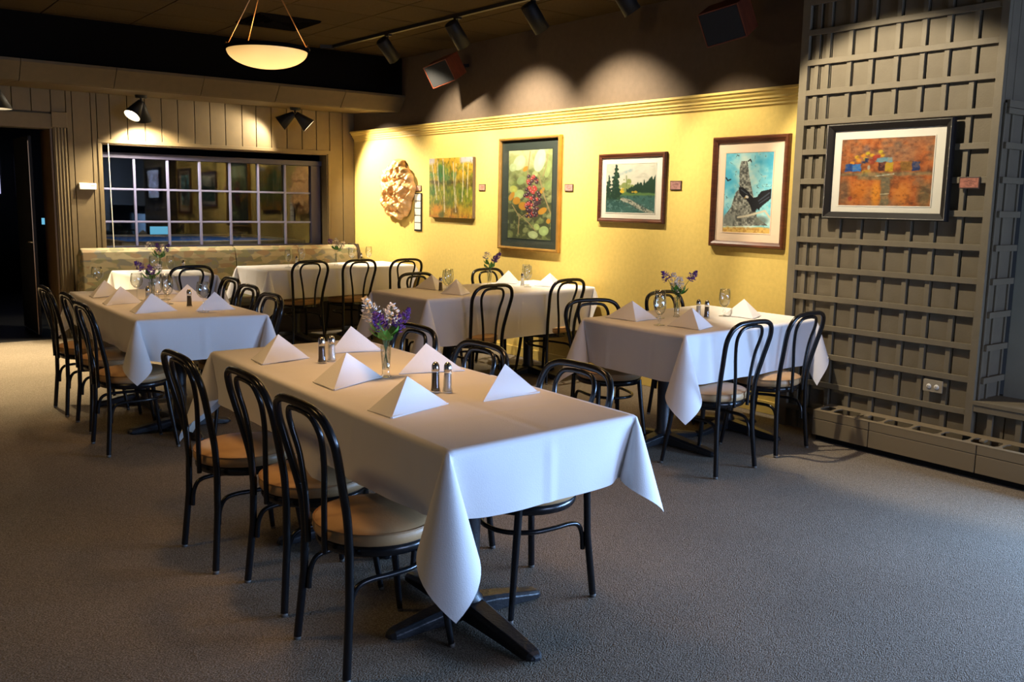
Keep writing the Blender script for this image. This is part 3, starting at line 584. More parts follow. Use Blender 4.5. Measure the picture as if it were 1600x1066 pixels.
for sz in (-1, 1):
    for k in range(104):
        x = -0.406+0.812*k/103; c = (x, -0.043, sz*0.291); bd.add([(c[0]+a, c[1]+b, c[2]+d) for a, b, d in ((0.003, 0, 0), (-0.003, 0, 0), (0, 0, 0.003), (0, 0, -0.003), (0, -0.003, 0))], [(0, 2, 4), (2, 1, 4), (1, 3, 4), (3, 0, 4)], True)
tag(bd.build('beading', M['bead'], pa), kind='stuff')

# small title plaques beside the works, with faint lines of illegible lettering
def p_plaque(seed, base):
    p = Paint(40, 26); u, v = p.u, p.v; p.c = p.ramp(fb(u, v, 8, seed), [(0.2, [c*0.8 for c in base]), (0.8, base)])
    for r0, (a, b) in ((0.25, (0.3, 0.75)), (0.42, (0.2, 0.85)), (0.58, (0.25, 0.8)), (0.74, (0.35, 0.7))):
        p.lay((abs(v-r0) < 0.04)*(u > a)*(u < b)*(vn(u, v*0, 30, seed+int(r0*100)) > 0.35), (90, 60, 56), 0.75)
    return p
for i, (X, y, z, w, h, lab, c) in enumerate(((WX, 8.99, 1.643, 0.115, 0.062, 'small rose title card beside the carved wooden mask', (222, 164, 132)), (WX, 7.757, 1.650, 0.110, 0.066, 'small rose title card beside the birch canvas', (206, 146, 124)), (WX, 6.405, 1.645, 0.115, 0.066, 'small rose title card beside the tall berries picture', (196, 140, 130)), (WX, 5.11, 1.66, 0.118, 0.072, 'dark rimmed title card beside the evergreen meadow picture', (170, 124, 116)), (LX, 2.67, 1.66, 0.118, 0.066, 'dark rimmed title card on the lattice beside the orange abstract', (176, 112, 92)))):
    t = thing('title_card', lab, 'card', (X, y, z), -PI/2, group='title cards beside the artworks')
    box('backing', -w/2, w/2, -0.008, 0, -h/2, h/2, M['plaque'], t, 0.001); p_plaque(200+i*7, c).build('print', t, -w/2+0.006, w/2-0.006, -h/2+0.006, h/2-0.006, -0.0086)
t = thing('card_strip', 'narrow black holder with five white cards below the mask title card', 'card', (WX, 8.995, 1.378), -PI/2)
box('backing', -0.075, 0.075, -0.012, 0, -0.212, 0.212, M['black_matte'], t, 0.002)
for k in range(5): box('card', -0.062, 0.062, -0.0145, -0.012, 0.203-0.0805*(k+1)+0.006, 0.203-0.0805*k-0.003, M['white_plastic'], t)

# carved burl-wood mask
def mask_pt(u, v):
    x = (u*2-1); z = (v*2-1); r = math.hypot(x, z); s = 1.0
    if r > 1e-6:
        k = max(abs(x), abs(z))/r; x, z = x*k, z*k; r = math.hypot(x, z)
    a = math.atan2(z, x); edge = 1+0.05*math.sin(5*a+0.6)+0.035*math.sin(9*a+2)+0.02*math.sin(17*a)
    X = x*0.365*edge; Z = z*0.335*edge
    e = math.sqrt(max(0, 1-r*r)); d = 0.10*e**0.7
    def b(cx, cz, w, hgt, wz=None): return hgt*math.exp(-((x-cx)/w)**2-((z-cz)/(wz or w))**2)
    d += b(-0.03, 0.02, 0.13, 0.050, 0.22)+b(-0.38, 0.44, 0.22, 0.035, 0.12)+b(0.36, 0.46, 0.22, 0.035, 0.12)-b(-0.30, 0.30, 0.12, 0.050, 0.07)-b(0.28, 0.32, 0.12, 0.050, 0.07)
    d += b(-0.30, 0.28, 0.05, 0.03)+b(0.28, 0.30, 0.05, 0.03)+b(-0.48, -0.05, 0.19, 0.045)+b(0.44, -0.08, 0.19, 0.045)+b(-0.02, 0.78, 0.22, 0.045)-b(-0.02, 0.79, 0.10, 0.03)
    d += b(0.0, -0.52, 0.34, 0.040, 0.10)+b(0.0, -0.90, 0.22, 0.035, 0.08)-b(0.02, -0.74, 0.12, 0.065, 0.10)-b(0.14, -0.10, 0.05, 0.04)-b(-0.16, -0.10, 0.05, 0.03)+b(0.02, -0.72, 0.05, 0.035, 0.07)
    d += b(-0.68, -0.42, 0.15, 0.035)+b(0.64, -0.48, 0.16, 0.035)-b(-0.74, -0.18, 0.09, 0.03)-b(0.74, -0.08, 0.08, 0.035)-b(-0.35, -0.42, 0.09, 0.035)-b(0.38, -0.40, 0.09, 0.035)+b(-0.62, 0.7, 0.15, 0.03)+b(0.6, 0.72, 0.15, 0.03)
    d += (0.013*(math.sin(x*14+z*7)*math.sin(z*15-x*5))+0.009*math.sin(x*27+1+z*6)*math.sin(z*25+2-x*7)+0.005*math.sin(x*48+2)*math.sin(z*46))*min(1, e*1.6)
    return (X, -max(d, 0.0)-0.01, Z)
mk = thing('burl_mask', 'oval lumpy carved burl wood mask hanging on the yellow wall', 'mask', (WX-0.004, 9.42, 1.625), -PI/2)
MB().grid(mask_pt, 96, 96).build('carved_face', M['burl'], mk)
MB().lathe([(0.0, 0), (0.33, 0), (0.33, 0.012), (0, 0.012)], 24, mtx=Matrix.Rotation(PI/2, 4, 'X')).build('backing', M['burl'], mk)

# ------------------------------------------------------------------ speakers on the taupe wall
def speaker(label, c, w, h, dep, yaw, pitch, roll):
    t = thing('wall_speaker', label, 'speaker', c, group='wall speakers')
    rot = Matrix.Rotation(yaw, 4, 'Z') @ Matrix.Rotation(pitch, 4, 'X') @ Matrix.Rotation(roll, 4, 'Y')
    MB().box(-w/2, w/2, 0.012, dep, -h/2, h/2, rot).build('cabinet', M['wood_box'], t, 0.004)
    MB().box(-w/2+0.008, w/2-0.008, 0.0, 0.0125, -h/2+0.008, h/2-0.008, rot).build('grille', M['grille'], t, 0.004)
    mb = frame_mb(w, h, 0, [(0.0, -0.013), (0.0, 0.002), (0.007, 0.002), (0.008, -0.013)]); mb.v = [tuple(rot @ Vector(p)) for p in mb.v]
    mb.build('face_rim', M['wood_box'], t)
    e = rot @ Vector((0, dep, 0)); MB().tube([tuple(e), (WX-c[0]-0.002, e.y+0.02, e.z+0.03)], 0.018, 10).build('wall_bracket', M['black_matte'], t)
    return t
speaker('dark wooden wall speaker angled down above the birch canvas and mask', (5.12, 7.946, 2.751), 0.306, 0.225, 0.22, R(-68.8), R(27.3), R(-13.9))
speaker('dark wooden wall speaker angled down above the black bird picture', (5.12, 4.374, 2.729), 0.305, 0.236, 0.22, R(-72.3), R(26.8), R(-10.4))

# ------------------------------------------------------------------ track with can spotlights
tr = thing('lighting_track', 'long black lighting track fixed under the ceiling tiles', 'track', (4.55, 6.3, CZ-0.005))
TR0, TR1 = Vector((4.53, 9.05)), Vector((4.70, 3.3))
def trx(y): return TR0.x+(TR1.x-TR0.x)*(y-TR0.y)/(TR1.y-TR0.y)
dvec = (TR1-TR0).normalized(); mtx = Matrix.Translation((0, 0, 0)) @ Matrix.Rotation(math.atan2(dvec.y, dvec.x), 4, 'Z')
Lt = (TR1-TR0).length; o = MB().box(-Lt/2, Lt/2, -0.018, 0.018, -0.03, 0.0, mtx).build('rail', M['black_matte'], tr); o.location = ((TR0.x+TR1.x)/2-4.55, (TR0.y+TR1.y)/2-6.3, 0)
o = MB().box(-0.07, 0.07, -0.025, 0.025, -0.035, 0.0, Matrix.Rotation(R(-25), 4, 'Z')).build('live_end', M['black_matte'], tr); o.location = (TR0.x-4.55-0.05, TR0.y-6.3+0.06, 0)
HEADS = [(7.98, (5.53, 8.15, 1.95), 225, 'black can spotlight on the track, farthest along toward the back wall', 50),
         (6.85, (5.53, 6.95, 1.85), 350, 'black can spotlight on the track above the wooden wall speaker', 58),
         (5.82, (5.53, 5.75, 1.80), 260, 'black can spotlight on the track, third from the back wall', 60),
         (4.86, (5.53, 4.45, 1.55), 120, 'black can spotlight on the track, cut by the top of the photo', 42)]
for (y, tgt, e, lab, ang) in HEADS:
    x = trx(y); p = Vector((x, y, 2.925)); d = (Vector(tgt)-p).normalized()
    t = thing('track_spotlight', lab, 'spotlight', p, group='can spotlights on the ceiling track')
    m4 = axis_m(d)
    MB().lathe([(0, -0.115), (0.055, -0.115), (0.062, -0.105), (0.064, 0.115), (0.058, 0.115), (0.056, 0.04), (0, 0.04)], 24, mtx=m4).build('can', M['shade_black'], t)
    MB().lathe([(0, 0.05), (0.05, 0.055)], 20, mtx=m4).build('lamp_face', M['bulb'], t)
    MB().tube([(0, 0, 0.142), (0, 0, 0.085), (-0.03, 0.055, 0.07), (-0.03, 0.068, 0.0)], 0.008, 8).build('yoke', M['black_matte'], t)
    MB().box(-0.02, 0.02, -0.035, 0.035, 0.125, 0.16).build('adapter', M['black_matte'], t)
    light('track_beam', 'SPOT', p+d*0.10, e, WARM2, d, spot_size=R(ang*1.55), spot_blend=0.75, shadow_soft_size=0.03)
# two more cans farther along the same track, above the frame, light the lattice picture and the near table
for (loc, tgt, e, ang) in (((4.05, 3.75, 2.95), (5.33, 3.15, 1.5), 230, 54),):
    p = Vector(loc); d = (Vector(tgt)-p).normalized()
    t = thing('track_spotlight', 'black can spotlight above the frame aimed at the orange abstract', 'spotlight', p, group='can spotlights on the ceiling track'); m4 = axis_m(d)
    MB().lathe([(0, -0.115), (0.055, -0.115), (0.062, -0.105), (0.064, 0.115), (0.058, 0.115), (0.056, 0.04), (0, 0.04)], 24, mtx=m4).build('can', M['shade_black'], t)
    MB().tube([(0, 0, 0.117), (0, 0, 0.085), (-0.03, 0.055, 0.07), (-0.03, 0.068, 0.0)], 0.008, 8).build('yoke', M['black_matte'], t)
    light('track_beam', 'SPOT', p+d*0.10, e, WARM2, d, spot_size=R(ang*1.4), spot_blend=0.3, shadow_soft_size=0.03)

# ------------------------------------------------------------------ cone lamps under the beam
def cone_parts(t, base, d, L, r0, r1):
    m4 = Matrix.Translation(base) @ axis_m(d)
    sh = MB().lathe([(0, 0), (r0, 0), (r0*1.15, 0.02), (r1, L), (r1-0.004, L), (r0*0.9, 0.03), (0, 0.03)], 28, mtx=m4).build('cone_shade', M['shade_black'], t)
    MB().lathe([(r0*0.85, 0.032), (r1-0.006, L-0.002)], 28, mtx=m4).build('reflector', M['shade_white'], sh)
    MB().lathe([(0, L-0.09), (0.028, L-0.08), (0.036, L-0.05), (0.028, L-0.022), (0, L-0.014)], 16, mtx=m4).build('bulb', M['bulb'], sh)
def twin(label, c, heads):
    t = thing('twin_cone_lamp', label, 'lamp', c, group='cone lamps under the beam')
    MB().lathe([(0, -0.03), (0.055, -0.03), (0.06, -0.004), (0.06, 0.0), (0, 0)], 20).build('canopy', M['shade_black'], t)
    MB().tube([(0, 0, -0.02), (0, 0, -0.065)], 0.012, 8).build('stem', M['shade_black'], t)
    for (d, e, ang) in heads:
        d = Vector(d).normalized(); b = Vector((0, 0, -0.06)) + d*0.01
        cone_parts(t, b, d, 0.20, 0.032, 0.088)
        if e: light('cone_beam', 'SPOT', Vector(c)+b+d*0.215, e, WARM2, d, spot_size=R(ang), spot_blend=0.55, shadow_soft_size=0.03)
    return t
twin('black twin cone lamp lit beside the doorway end of the window', (2.88, 10.17, 2.538), [((-0.55, -0.30, -0.78), 80, 120), ((0.14, 0.30, -0.94), 200, 135)])
twin('black twin cone lamp turned away at the right end of the window', (4.58, 10.15, 2.537), [((-0.72, 0.42, -0.60), 60, 120), ((0.66, -0.30, -0.66), 330, 95)])
t = thing('cone_lamp', 'black cone lamp cut by the left edge, glowing white underneath', 'lamp', (1.415, 9.55, 2.502), group='cone lamps under the beam')
MB().lathe([(0, -0.03), (0.055, -0.03), (0.06, -0.004), (0.06, 0.0), (0, 0)], 20).build('canopy', M['shade_black'], t)
cone_parts(t, Vector((0, 0, -0.03)), Vector((0, 0, -1)), 0.22, 0.05, 0.165)
light('cone_beam', 'SPOT', (1.415, 9.55, 2.235), 900, (1.0, 0.78, 0.46), (-0.12, -0.22, -1), spot_size=R(88), spot_blend=0.6, shadow_soft_size=0.04)

# ------------------------------------------------------------------ alabaster bowl pendant
pc = Vector((2.74, 6.53, 2.425))
pt = thing('bowl_pendant', 'glowing alabaster bowl pendant hanging on three thin rods', 'pendant', pc)
m_bowl = emit('glowing_alabaster', (1.0, 0.60, 0.20), 0.7)
nt = m_bowl.node_tree; b = nt.nodes['Principled BSDF']
tc = nt.nodes.new('ShaderNodeTexCoord'); sx = nt.nodes.new('ShaderNodeSeparateXYZ'); rp = nt.nodes.new('ShaderNodeMapRange'); nz = nt.nodes.new('ShaderNodeTexNoise'); nz.inputs['Scale'].default_value = 5
rp.inputs[1].default_value = 0.0; rp.inputs[2].default_value = 0.125; rp.inputs[3].default_value = 1.45; rp.inputs[4].default_value = 0.62
mul = nt.nodes.new('ShaderNodeMath'); mul.operation = 'MULTIPLY_ADD'; mul.inputs[1].default_value = 0.35; mul.inputs[2].default_value = -0.17
add = nt.nodes.new('ShaderNodeMath'); add.operation = 'ADD'
nt.links.new(tc.outputs['Object'], sx.inputs[0]); nt.links.new(sx.outputs[2], rp.inputs[0]); nt.links.new(tc.outputs['Object'], nz.inputs['Vector']); nt.links.new(nz.outputs[0], mul.inputs[0])
nt.links.new(rp.outputs[0], add.inputs[0]); nt.links.new(mul.outputs[0], add.inputs[1]); nt.links.new(add.outputs[0], b.inputs['Emission Strength'])
bp_ = [(0.0, 0.0)] + [(0.285*math.sin(a), 0.128*(1-math.cos(a))) for a in [k*PI/2/14 for k in range(1, 15)]]
MB().lathe(bp_ + [(0.279, 0.128)] + [(r*0.97, z+0.006) for r, z in bp_[::-1][1:]], 40).build('bowl', m_bowl, pt)
MB().lathe([(0.272, 0.120), (0.296, 0.120), (0.302, 0.130), (0.296, 0.146), (0.272, 0.146), (0.272, 0.120)], 40).build('rim_band', M['black_paint'], pt)
for a in (R(-28), R(150), R(100)):
    q = Vector((0.285*math.cos(a), 0.285*math.sin(a), 0.145))
    rdo = MB().tube([q, (0.02*math.cos(a), 0.02*math.sin(a), CZ-pc.z-0.02)], 0.004, 6).build('rod', M['rod'], pt)
    MB().lathe([(0, -0.02), (0.014, -0.015), (0.018, 0), (0.012, 0.014), (0.006, 0.03), (0, 0.034)], 12, q).build('finial', M['rod'], rdo)
MB().lathe([(0, 0), (0.07, 0), (0.075, 0.015), (0.075, 0.02), (0, 0.02)], 20, (0, 0, CZ-pc.z-0.022)).build('canopy', M['rod'], pt)
light('pendant_bulb', 'POINT', pc+Vector((0, 0, 0.17)), 16, (1.0, 0.66, 0.30), None, shadow_soft_size=0.05)

# ceiling air vent
vt = thing('ceiling_vent', 'square louvred air diffuser in the ceiling behind the pendant bowl', 'vent', (3.56, 8.22, CZ-0.006))
for k in range(4):
    w = 0.29-0.065*k; mb = MB(); V = []; F = []
    for hw, z in ((w, -0.004), (w-0.012, -0.022), (w-0.045, -0.004)): V += [(-hw, -hw, z), (hw, -hw, z), (hw, hw, z), (-hw, hw, z)]
    for a in range(2):
        for q in range(4): F.append((a*4+q, a*4+(q+1) % 4, a*4+4+(q+1) % 4, a*4+4+q))
    mb.add(V, F).build('louvre', M['black_paint'], vt)
box('back_plate', -0.28, 0.28, -0.28, 0.28, -0.003, 0.0, M['black_paint'], vt)

# thermostat by the doorway casing
th = thing('thermostat', 'small white thermostat box on the boards left of the window', 'thermostat', (2.392, WY-0.006, 1.593))
box('case', -0.085, 0.085, -0.045, 0, -0.033, 0.033, M['white_plastic'], th, 0.006); box('lower_lip', -0.08, 0.08, -0.052, -0.044, -0.033, -0.012, M['white_plastic'], th, 0.003)
box('dial_slot', 0.03, 0.07, -0.0462, -0.044, 0.004, 0.012, M['outlet'], th)
cd = tag(MB().tube([(2.62, WY-0.012, 2.045), (2.625, WY-0.012, 1.5), (2.632, WY-0.012, 0.95)], 0.005, 6).build('pull_cord', M['white_plastic']), 'thin white pull cord hanging down the left side of the window', 'cord')

# ------------------------------------------------------------------ banquette under the window
bq = thing('banquette', 'long wall banquette upholstered in faded leaf pattern under the window', 'bench', (3.9, 10.2, 0))
BX0, BX1 = 2.24, 5.40
xsb = [BX0, 3.02, 3.86, 4.62, BX1]
for a, b in zip(xsb[:-1], xsb[1:]):
    pf = [(0.27, 0.47), (0.0, 0.47), (-0.03, 0.55), (0.0, 0.84), (0.015, 0.915), (0.05, 0.945), (0.10, 0.957), (0.16, 0.945), (0.20, 0.90), (0.27, 0.88)]
    MB().prism(pf, a-3.9+0.002, b-3.9-0.002, 'x').build('back_cushion', M['upholstery'], bq, 0.012)
    MB().prism([(0.02, 0.33), (-0.42, 0.33), (-0.45, 0.37), (-0.45, 0.43), (-0.42, 0.465), (0.0, 0.47)], a-3.9+0.002, b-3.9-0.002, 'x').build('seat_cushion', M['upholstery'], bq, 0.012)
box('plinth', BX0-3.9, BX1-3.9, -0.38, 0.25, 0, 0.33, M['tabletop'], bq)
MB().prism([(0.27, 0.02), (-0.02, 0.02), (-0.04, 0.5), (0.0, 0.86), (0.05, 0.965), (0.27, 0.965)], BX1-3.9, BX1-3.9+0.04, 'x').build('end_panel', M['tabletop'], bq, 0.005)

# ------------------------------------------------------------------ dim games room seen through the window and door
pl = thing('pool_table', 'pool table with blue felt and pale rails in the dark next room', 'table', (4.6, 14.0, 0.012))
box('felt_bed', -1.2, 1.2, -1.1, 1.1, 0.80, 0.86, M['felt'], pl)
for a in ((-1.3, 1.3, -1.2, -1.1), (-1.3, 1.3, 1.1, 1.2)): box('rail', a[0], a[1], a[2], a[3], 0.79, 0.89, M['rail_wood'], pl, 0.01)
for a in ((-1.3, -1.2, -1.1, 1.1), (1.2, 1.3, -1.1, 1.1)): box('rail', a[0], a[1], a[2], a[3], 0.79, 0.89, M['rail_wood'], pl, 0.01)
box('apron', -1.25, 1.25, -1.15, 1.15, 0.62, 0.79, M['tabletop'], pl)
for sx in (-1, 1):
    for sy in (-1, 1): MB().lathe([(0, 0), (0.06, 0), (0.05, 0.1), (0.07, 0.4), (0.085, 0.62), (0, 0.62)], 14, (sx*1.0, sy*0.95, -0.012)).build('leg', M['tabletop'], pl)
light('pool_table_fill', 'SPOT', (4.5, 12.6, 2.7), 70, (0.95, 0.95, 1.0), (0, 0.45, -1), spot_size=R(75), spot_blend=0.6, shadow_soft_size=0.1)  # unseen spot added to brighten the pool table's rails and felt
tv = thing('wall_screen', 'small teal glowing screen above the pool table', 'screen', (4.72, 15.9, 0.94))
box('panel', -0.16, 0.16, -0.02, 0.02, -0.065, 0.065, M['screen_glow'], tv, 0.004); box('housing', -0.175, 0.175, 0.0, 0.06, -0.08, 0.08, M['black_paint'], tv, 0.004)
box('foot', -0.03, 0.03, 0.0, 0.03, -0.94, -0.08, M['black_paint'], tv)
tv2 = thing('bar_screen', 'small bluish screen glowing in the dark doorway', 'screen', (2.62, 13.6, 1.15))
box('panel', -0.11, 0.11, -0.012, 0.012, -0.045, 0.04, M['screen_glow'], tv2, 0.004); box('housing', -0.12, 0.12, 0.0, 0.05, -0.055, 0.05, M['black_paint'], tv2, 0.004); box('foot', -0.03, 0.03, 0.0, 0.03, -1.15, -0.05, M['black_paint'], tv2)
wl = holder('window_2')
for x, w in ((2.42, 0.045), (2.72, 0.02)):
    box('frame', x-w-0.03, x+w+0.03, 16.36, 16.4, 1.45, 2.12, M['dark_wall'], wl); box('pane', x-w, x+w, 16.34, 16.36, 1.5, 2.05, M['far_window'], wl)
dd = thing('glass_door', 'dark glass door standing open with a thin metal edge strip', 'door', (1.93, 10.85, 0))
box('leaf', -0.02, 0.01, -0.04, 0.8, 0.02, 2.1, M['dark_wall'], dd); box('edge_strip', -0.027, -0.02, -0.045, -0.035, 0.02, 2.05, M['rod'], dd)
MB().tube([(-0.02, -0.0, 1.0), (-0.06, 0.0, 1.0), (-0.06, 0.09, 1.0)], 0.01, 8).build('lever_handle', M['chrome'], dd)

# ------------------------------------------------------------------ dining tables
TZ = 0.785
def table(label, cx, cy, w, l, ang, group='pedestal tables under white cloths'):
    t = thing('dining_table', label, 'table', (cx, cy, 0), ang, group)
    box('tabletop', -w/2+0.05, w/2-0.05, -l/2+0.05, l/2-0.05, 0.748, TZ-0.008, M['tabletop'], t, 0.006)
    MB().lathe([(0, 0.05), (0.075, 0.05), (0.06, 0.075), (0.043, 0.10), (0.045, 0.35), (0.050, 0.66), (0.05, 0.735), (0.16, 0.74), (0.16, 0.748), (0, 0.748)], 20).build('column', M['iron'], t)
    for k in range(4):
        a = k*PI/2; Lf = 0.33 if k % 2 == 0 else 0.42
        secs = [(0.02, 0.052, 0.082, 0.02), (0.10, 0.047, 0.074, 0.018), (Lf*0.6, 0.040, 0.057, 0.014), (Lf-0.05, 0.034, 0.042, 0.008), (Lf-0.022, 0.031, 0.037, 0.009), (Lf-0.007, 0.023, 0.030, 0.011), (Lf, 0.012, 0.023, 0.014)]
        V = []; F = []
        for (d, hw, zt, zb) in secs:
            for (yy, zz) in ((-hw, zb), (-hw, zt-0.012), (-hw*0.65, zt), (hw*0.65, zt), (hw, zt-0.012), (hw, zb)):
                V.append((d*math.cos(a)-yy*math.sin(a), d*math.sin(a)+yy*math.cos(a), zz))
        for i in range(len(secs)-1):
            for j in range(6): F.append((i*6+j, i*6+(j+1) % 6, (i+1)*6+(j+1) % 6, (i+1)*6+j))
        F += [(5, 4, 3, 2, 1, 0), tuple(range(len(V)-6, len(V)))]
        ft = MB().add(V, F, False).build('foot', M['iron'], t, 0.003)
        MB().lathe([(0, 0), (0.016, 0), (0.016, 0.014), (0, 0.014)], 10, ((Lf-0.04)*math.cos(a), (Lf-0.04)*math.sin(a), 0)).build('foot_pad', M['black_matte'], ft)
    return t

def tablecloth(label, quad, over, cones, seed, droop=0.35, enddroop=None, crease=(0.33, 0.66), xcrease=(0.5,), beta=R(9), z=TZ, tags=(), lift=0.0, skew=0.0):
    rng = np.random.RandomState(seed)
    Q = [Vector((x, y, 0)) for x, y in quad]; ctr = sum(Q, Vector())/4; Z3 = Vector((0, 0, 1)); r = 0.012
    nrm = []
    for i in range(4):
        e = (Q[(i+1) % 4]-Q[i]).normalized(); n = Vector((e.y, -e.x, 0)); nrm.append(n)
    nx = max(30, int((Q[1]-Q[0]).length/0.016)); ny = max(30, int((Q[3]-Q[0]).length/0.016)); mb = MB()
    z += lift
    def top(u, v):
        p = (Q[0]*(1-u)+Q[1]*u)*(1-v)+(Q[3]*(1-u)+Q[2]*u)*v
        h = 0.0
        for c in crease: h -= 0.0022*math.exp(-((v-c)*(Q[3]-Q[0]).length/0.010)**2)
        for c in xcrease: h -= 0.0022*math.exp(-((u-c)*(Q[1]-Q[0]).length/0.010)**2)
        ed = min(u, 1-u, v, 1-v); h *= min(1, ed/0.06)
        return p + Z3*(z+h)
    mb.grid(top, nx, ny)
    al = math.asin(0.25)
    def prof(v):
        q = r*PI/2
        if v < q: a = v/r; return r*math.sin(a), r*(1-math.cos(a))
        return r, r+(v-q)
    for i in range(4):
        d = over[i]
        if d <= 0: continue
        A, B = Q[i], Q[(i+1) % 4]; n = nrm[i]; L = (B-A).length; ns = nx if i % 2 == 0 else ny
        ph = rng.rand(4)*6.28; cA, cB = cones[i], cones[(i+1) % 4]
        dgc = lambda k: (nrm[k-1]*(1-(skew if k == 0 else 0))+nrm[k]).normalized()
        dA = dgc(i); dB = dgc((i+1) % 4)
        eA, eB = (enddroop or {}).get((i, 0), 0), (enddroop or {}).get((i, 1), 0)
        crs = crease if i % 2 else xcrease
        def side(s, t):
            sA, sB = s*L, (1-s)*L
            dd = d*(1+eA*math.exp(-sA/0.12)+eB*math.exp(-sB/0.12)); v = dd*t
            o, dn = prof(v); k = max(0, (v-r*PI/2)/d)
            win = min(1, sA/0.10)*min(1, sB/0.10)
            w = 0.010*k**1.3*(math.sin(5.2*sA+ph[0])+0.6*math.sin(11*sA+ph[1])+0.3*math.sin(23*sA+ph[2])+0.9)*win
            for c in crs: w += 0.0055*math.exp(-((s-c)*L/0.011)**2)*min(1, k*4)
            p = A.lerp(B, s)+n*(o+w)-Z3*dn
            vm = v*min(1, v/0.05)
            if cA: p += (Z3*(1-math.cos(beta))-dA*math.sin(beta))*(vm*math.exp(-(sA/0.09)**2))
            if cB: p += (Z3*(1-math.cos(beta))-dB*math.sin(beta))*(vm*math.exp(-(sB/0.09)**2))
            return p+Z3*z
        mb.grid(side, ns, 18)
    for i in range(4):
        if not cones[i]: continue
        da, db = over[i-1], over[i]; nA, nB = nrm[i-1], nrm[i]; dg = (nA*(1-(skew if i == 0 else 0))+nB).normalized(); c = (nA-nB); c = (c-dg*c.dot(dg)).normalized()
        dr = droop[i] if isinstance(droop, (list, tuple)) else droop
        tau = al-beta; a = dg*math.sin(tau)-Z3*math.cos(tau); b = -(dg*math.cos(tau)+Z3*math.sin(tau))
        nt_ = 36; th0 = math.atan2(db, da)
        def cone(u, t):
            th = u*2*th0 if u < 0.5 else th0+(u-0.5)*2*(PI/2-th0)
            Rm = min(da/max(1e-6, math.cos(th)), db/max(1e-6, math.sin(th)))*(1+dr*math.sin(2*th)**1.5)
            rho = Rm*t; psi = 4*th; sq = 1.0
            g = a*math.cos(al)+(b*math.cos(psi)+c*(math.sin(psi)*1.06))*math.sin(al)
            o, dn = prof(rho); e = nA*math.cos(th)+nB*math.sin(th); m = min(1, rho/0.05); gg = (g+Z3)*rho*m-Z3*dn
            wob = 0.006*t*math.sin(psi*1.0+seed)
            return Q[i]+e*o*(1-0.0*m)+gg+Z3*z+dg*wob*math.sin(th*2)
        mb.grid(cone, nt_, 18)
    o = mb.build('tablecloth', M['cloth'], None, weld=0.0006)
    tag(o, label, 'tablecloth', 'white tablecloths')
    for (p, rz) in tags:
        q = MB().box(-0.018, 0.018, -0.0008, 0.0008, -0.05, 0.0, Matrix.Translation(p) @ Matrix.Rotation(rz, 4, 'Z') @ Matrix.Rotation(R(18), 4, 'X') @ Matrix.Rotation(R(25), 4, 'Y')).build('care_tag', M['white_plastic'], o)
    return o

T1 = [(1.432, 2.163), (2.216, 2.205), (2.262, 4.26), (1.481, 4.24)]
table('near half of the foreground table, its cast iron cross foot in view', 1.815, 2.61, 0.70, 0.86, R(-1))
table('far half of the foreground table, pushed against the near half', 1.865, 3.65, 0.755, 1.10, R(-1))
tablecloth('white tablecloth on the near half of the foreground table', [(1.429, 2.160), (2.219, 2.202), (2.239, 3.06), (1.449, 3.06)], (0.235, 0.235, 0, 0.235), (True, True, False, False), 3, droop=(0.46, 0.10, 0, 0), crease=(0.35, 0.85), lift=0.002, skew=0.55, beta=R(12))
tablecloth('white tablecloth on the far half of the foreground table, behind the vase', [(1.454, 2.985), (2.234, 2.985), (2.262, 4.26), (1.481, 4.24)], (0, 0.235, 0.235, 0.235), (False, False, True, True), 4, droop=0.45, enddroop={(3, 1): 0.60, (1, 0): 0.3}, crease=(0.3, 0.65), tags=(((1.42, 4.34, 0.43), R(20)), ((2.335, 4.33, 0.46), R(-30))))
table('near half of the left table that has wine glasses on it', 1.86, 5.98, 0.72, 0.92, R(-2))
table('far half of the left table, beside the doorway casing', 1.88, 6.93, 0.70, 0.92, R(-1))
tablecloth('white tablecloth on the near half of the left table', [(1.494, 5.536), (2.243, 5.44), (2.247, 6.42), (1.517, 6.47)], (0.26, 0.22, 0, 0.23), (True, True, False, False), 5, droop=(0.12, 0.1, 0, 0), crease=(0.3, 0.7), lift=0.002, skew=0.55, beta=R(12))
tablecloth('white tablecloth on the far half of the left table', [(1.515, 6.4), (2.247, 6.38), (2.25, 7.42), (1.541, 7.44)], (0, 0.22, 0.22, 0.23), (False, False, True, True), 6, droop=0.3, enddroop={(3, 1): 0.4}, crease=(0.5,))
table('left half of the middle table in front of the berries picture', 4.10, 6.19, 0.90, 0.76, R(6.6))
table('right half of the middle table, against the yellow wall', 5.0, 6.29, 0.86, 0.76, R(6.6))
tablecloth('white tablecloth on the middle table below the berries picture', [(3.61, 5.744), (5.455, 5.962), (5.42, 6.755), (3.594, 6.548)], (0.37, 0.06, 0.33, 0.33), (True, True, True, True), 7, droop=0.25, crease=(0.5,), xcrease=(0.28, 0.52, 0.76))
table('left half of the right table beside the lattice, its column in view', 4.24, 3.94, 0.60, 0.78, R(3.5))
table('right half of the right table, closest to the lattice screen', 4.88, 3.96, 0.70, 0.86, R(3.5))
tablecloth('white tablecloth on the right table beside the lattice screen', [(3.87, 3.458), (5.195, 3.535), (5.215, 4.50), (3.894, 4.331)], (0.30, 0.095, 0.28, 0.29), (True, True, True, True), 8, droop=(0.22, 0.9, 0.2, 0.2), crease=(0.28, 0.72), xcrease=(0.5,), tags=(((5.245, 3.45, 0.54), R(30)),))
table('small table at the left end of the leaf patterned banquette', 2.70, 8.93, 0.66, 0.76, R(-3))
tablecloth('white tablecloth on the small table at the left end of the banquette', [(2.36, 8.57), (3.03, 8.50), (3.08, 9.28), (2.33, 9.40)], (0.27, 0.25, 0.25, 0.27), (True, True, True, True), 9, droop=0.25)
table('left half of the back table before the banquette, near the window', 4.12, 9.20, 0.84, 0.68, R(5))
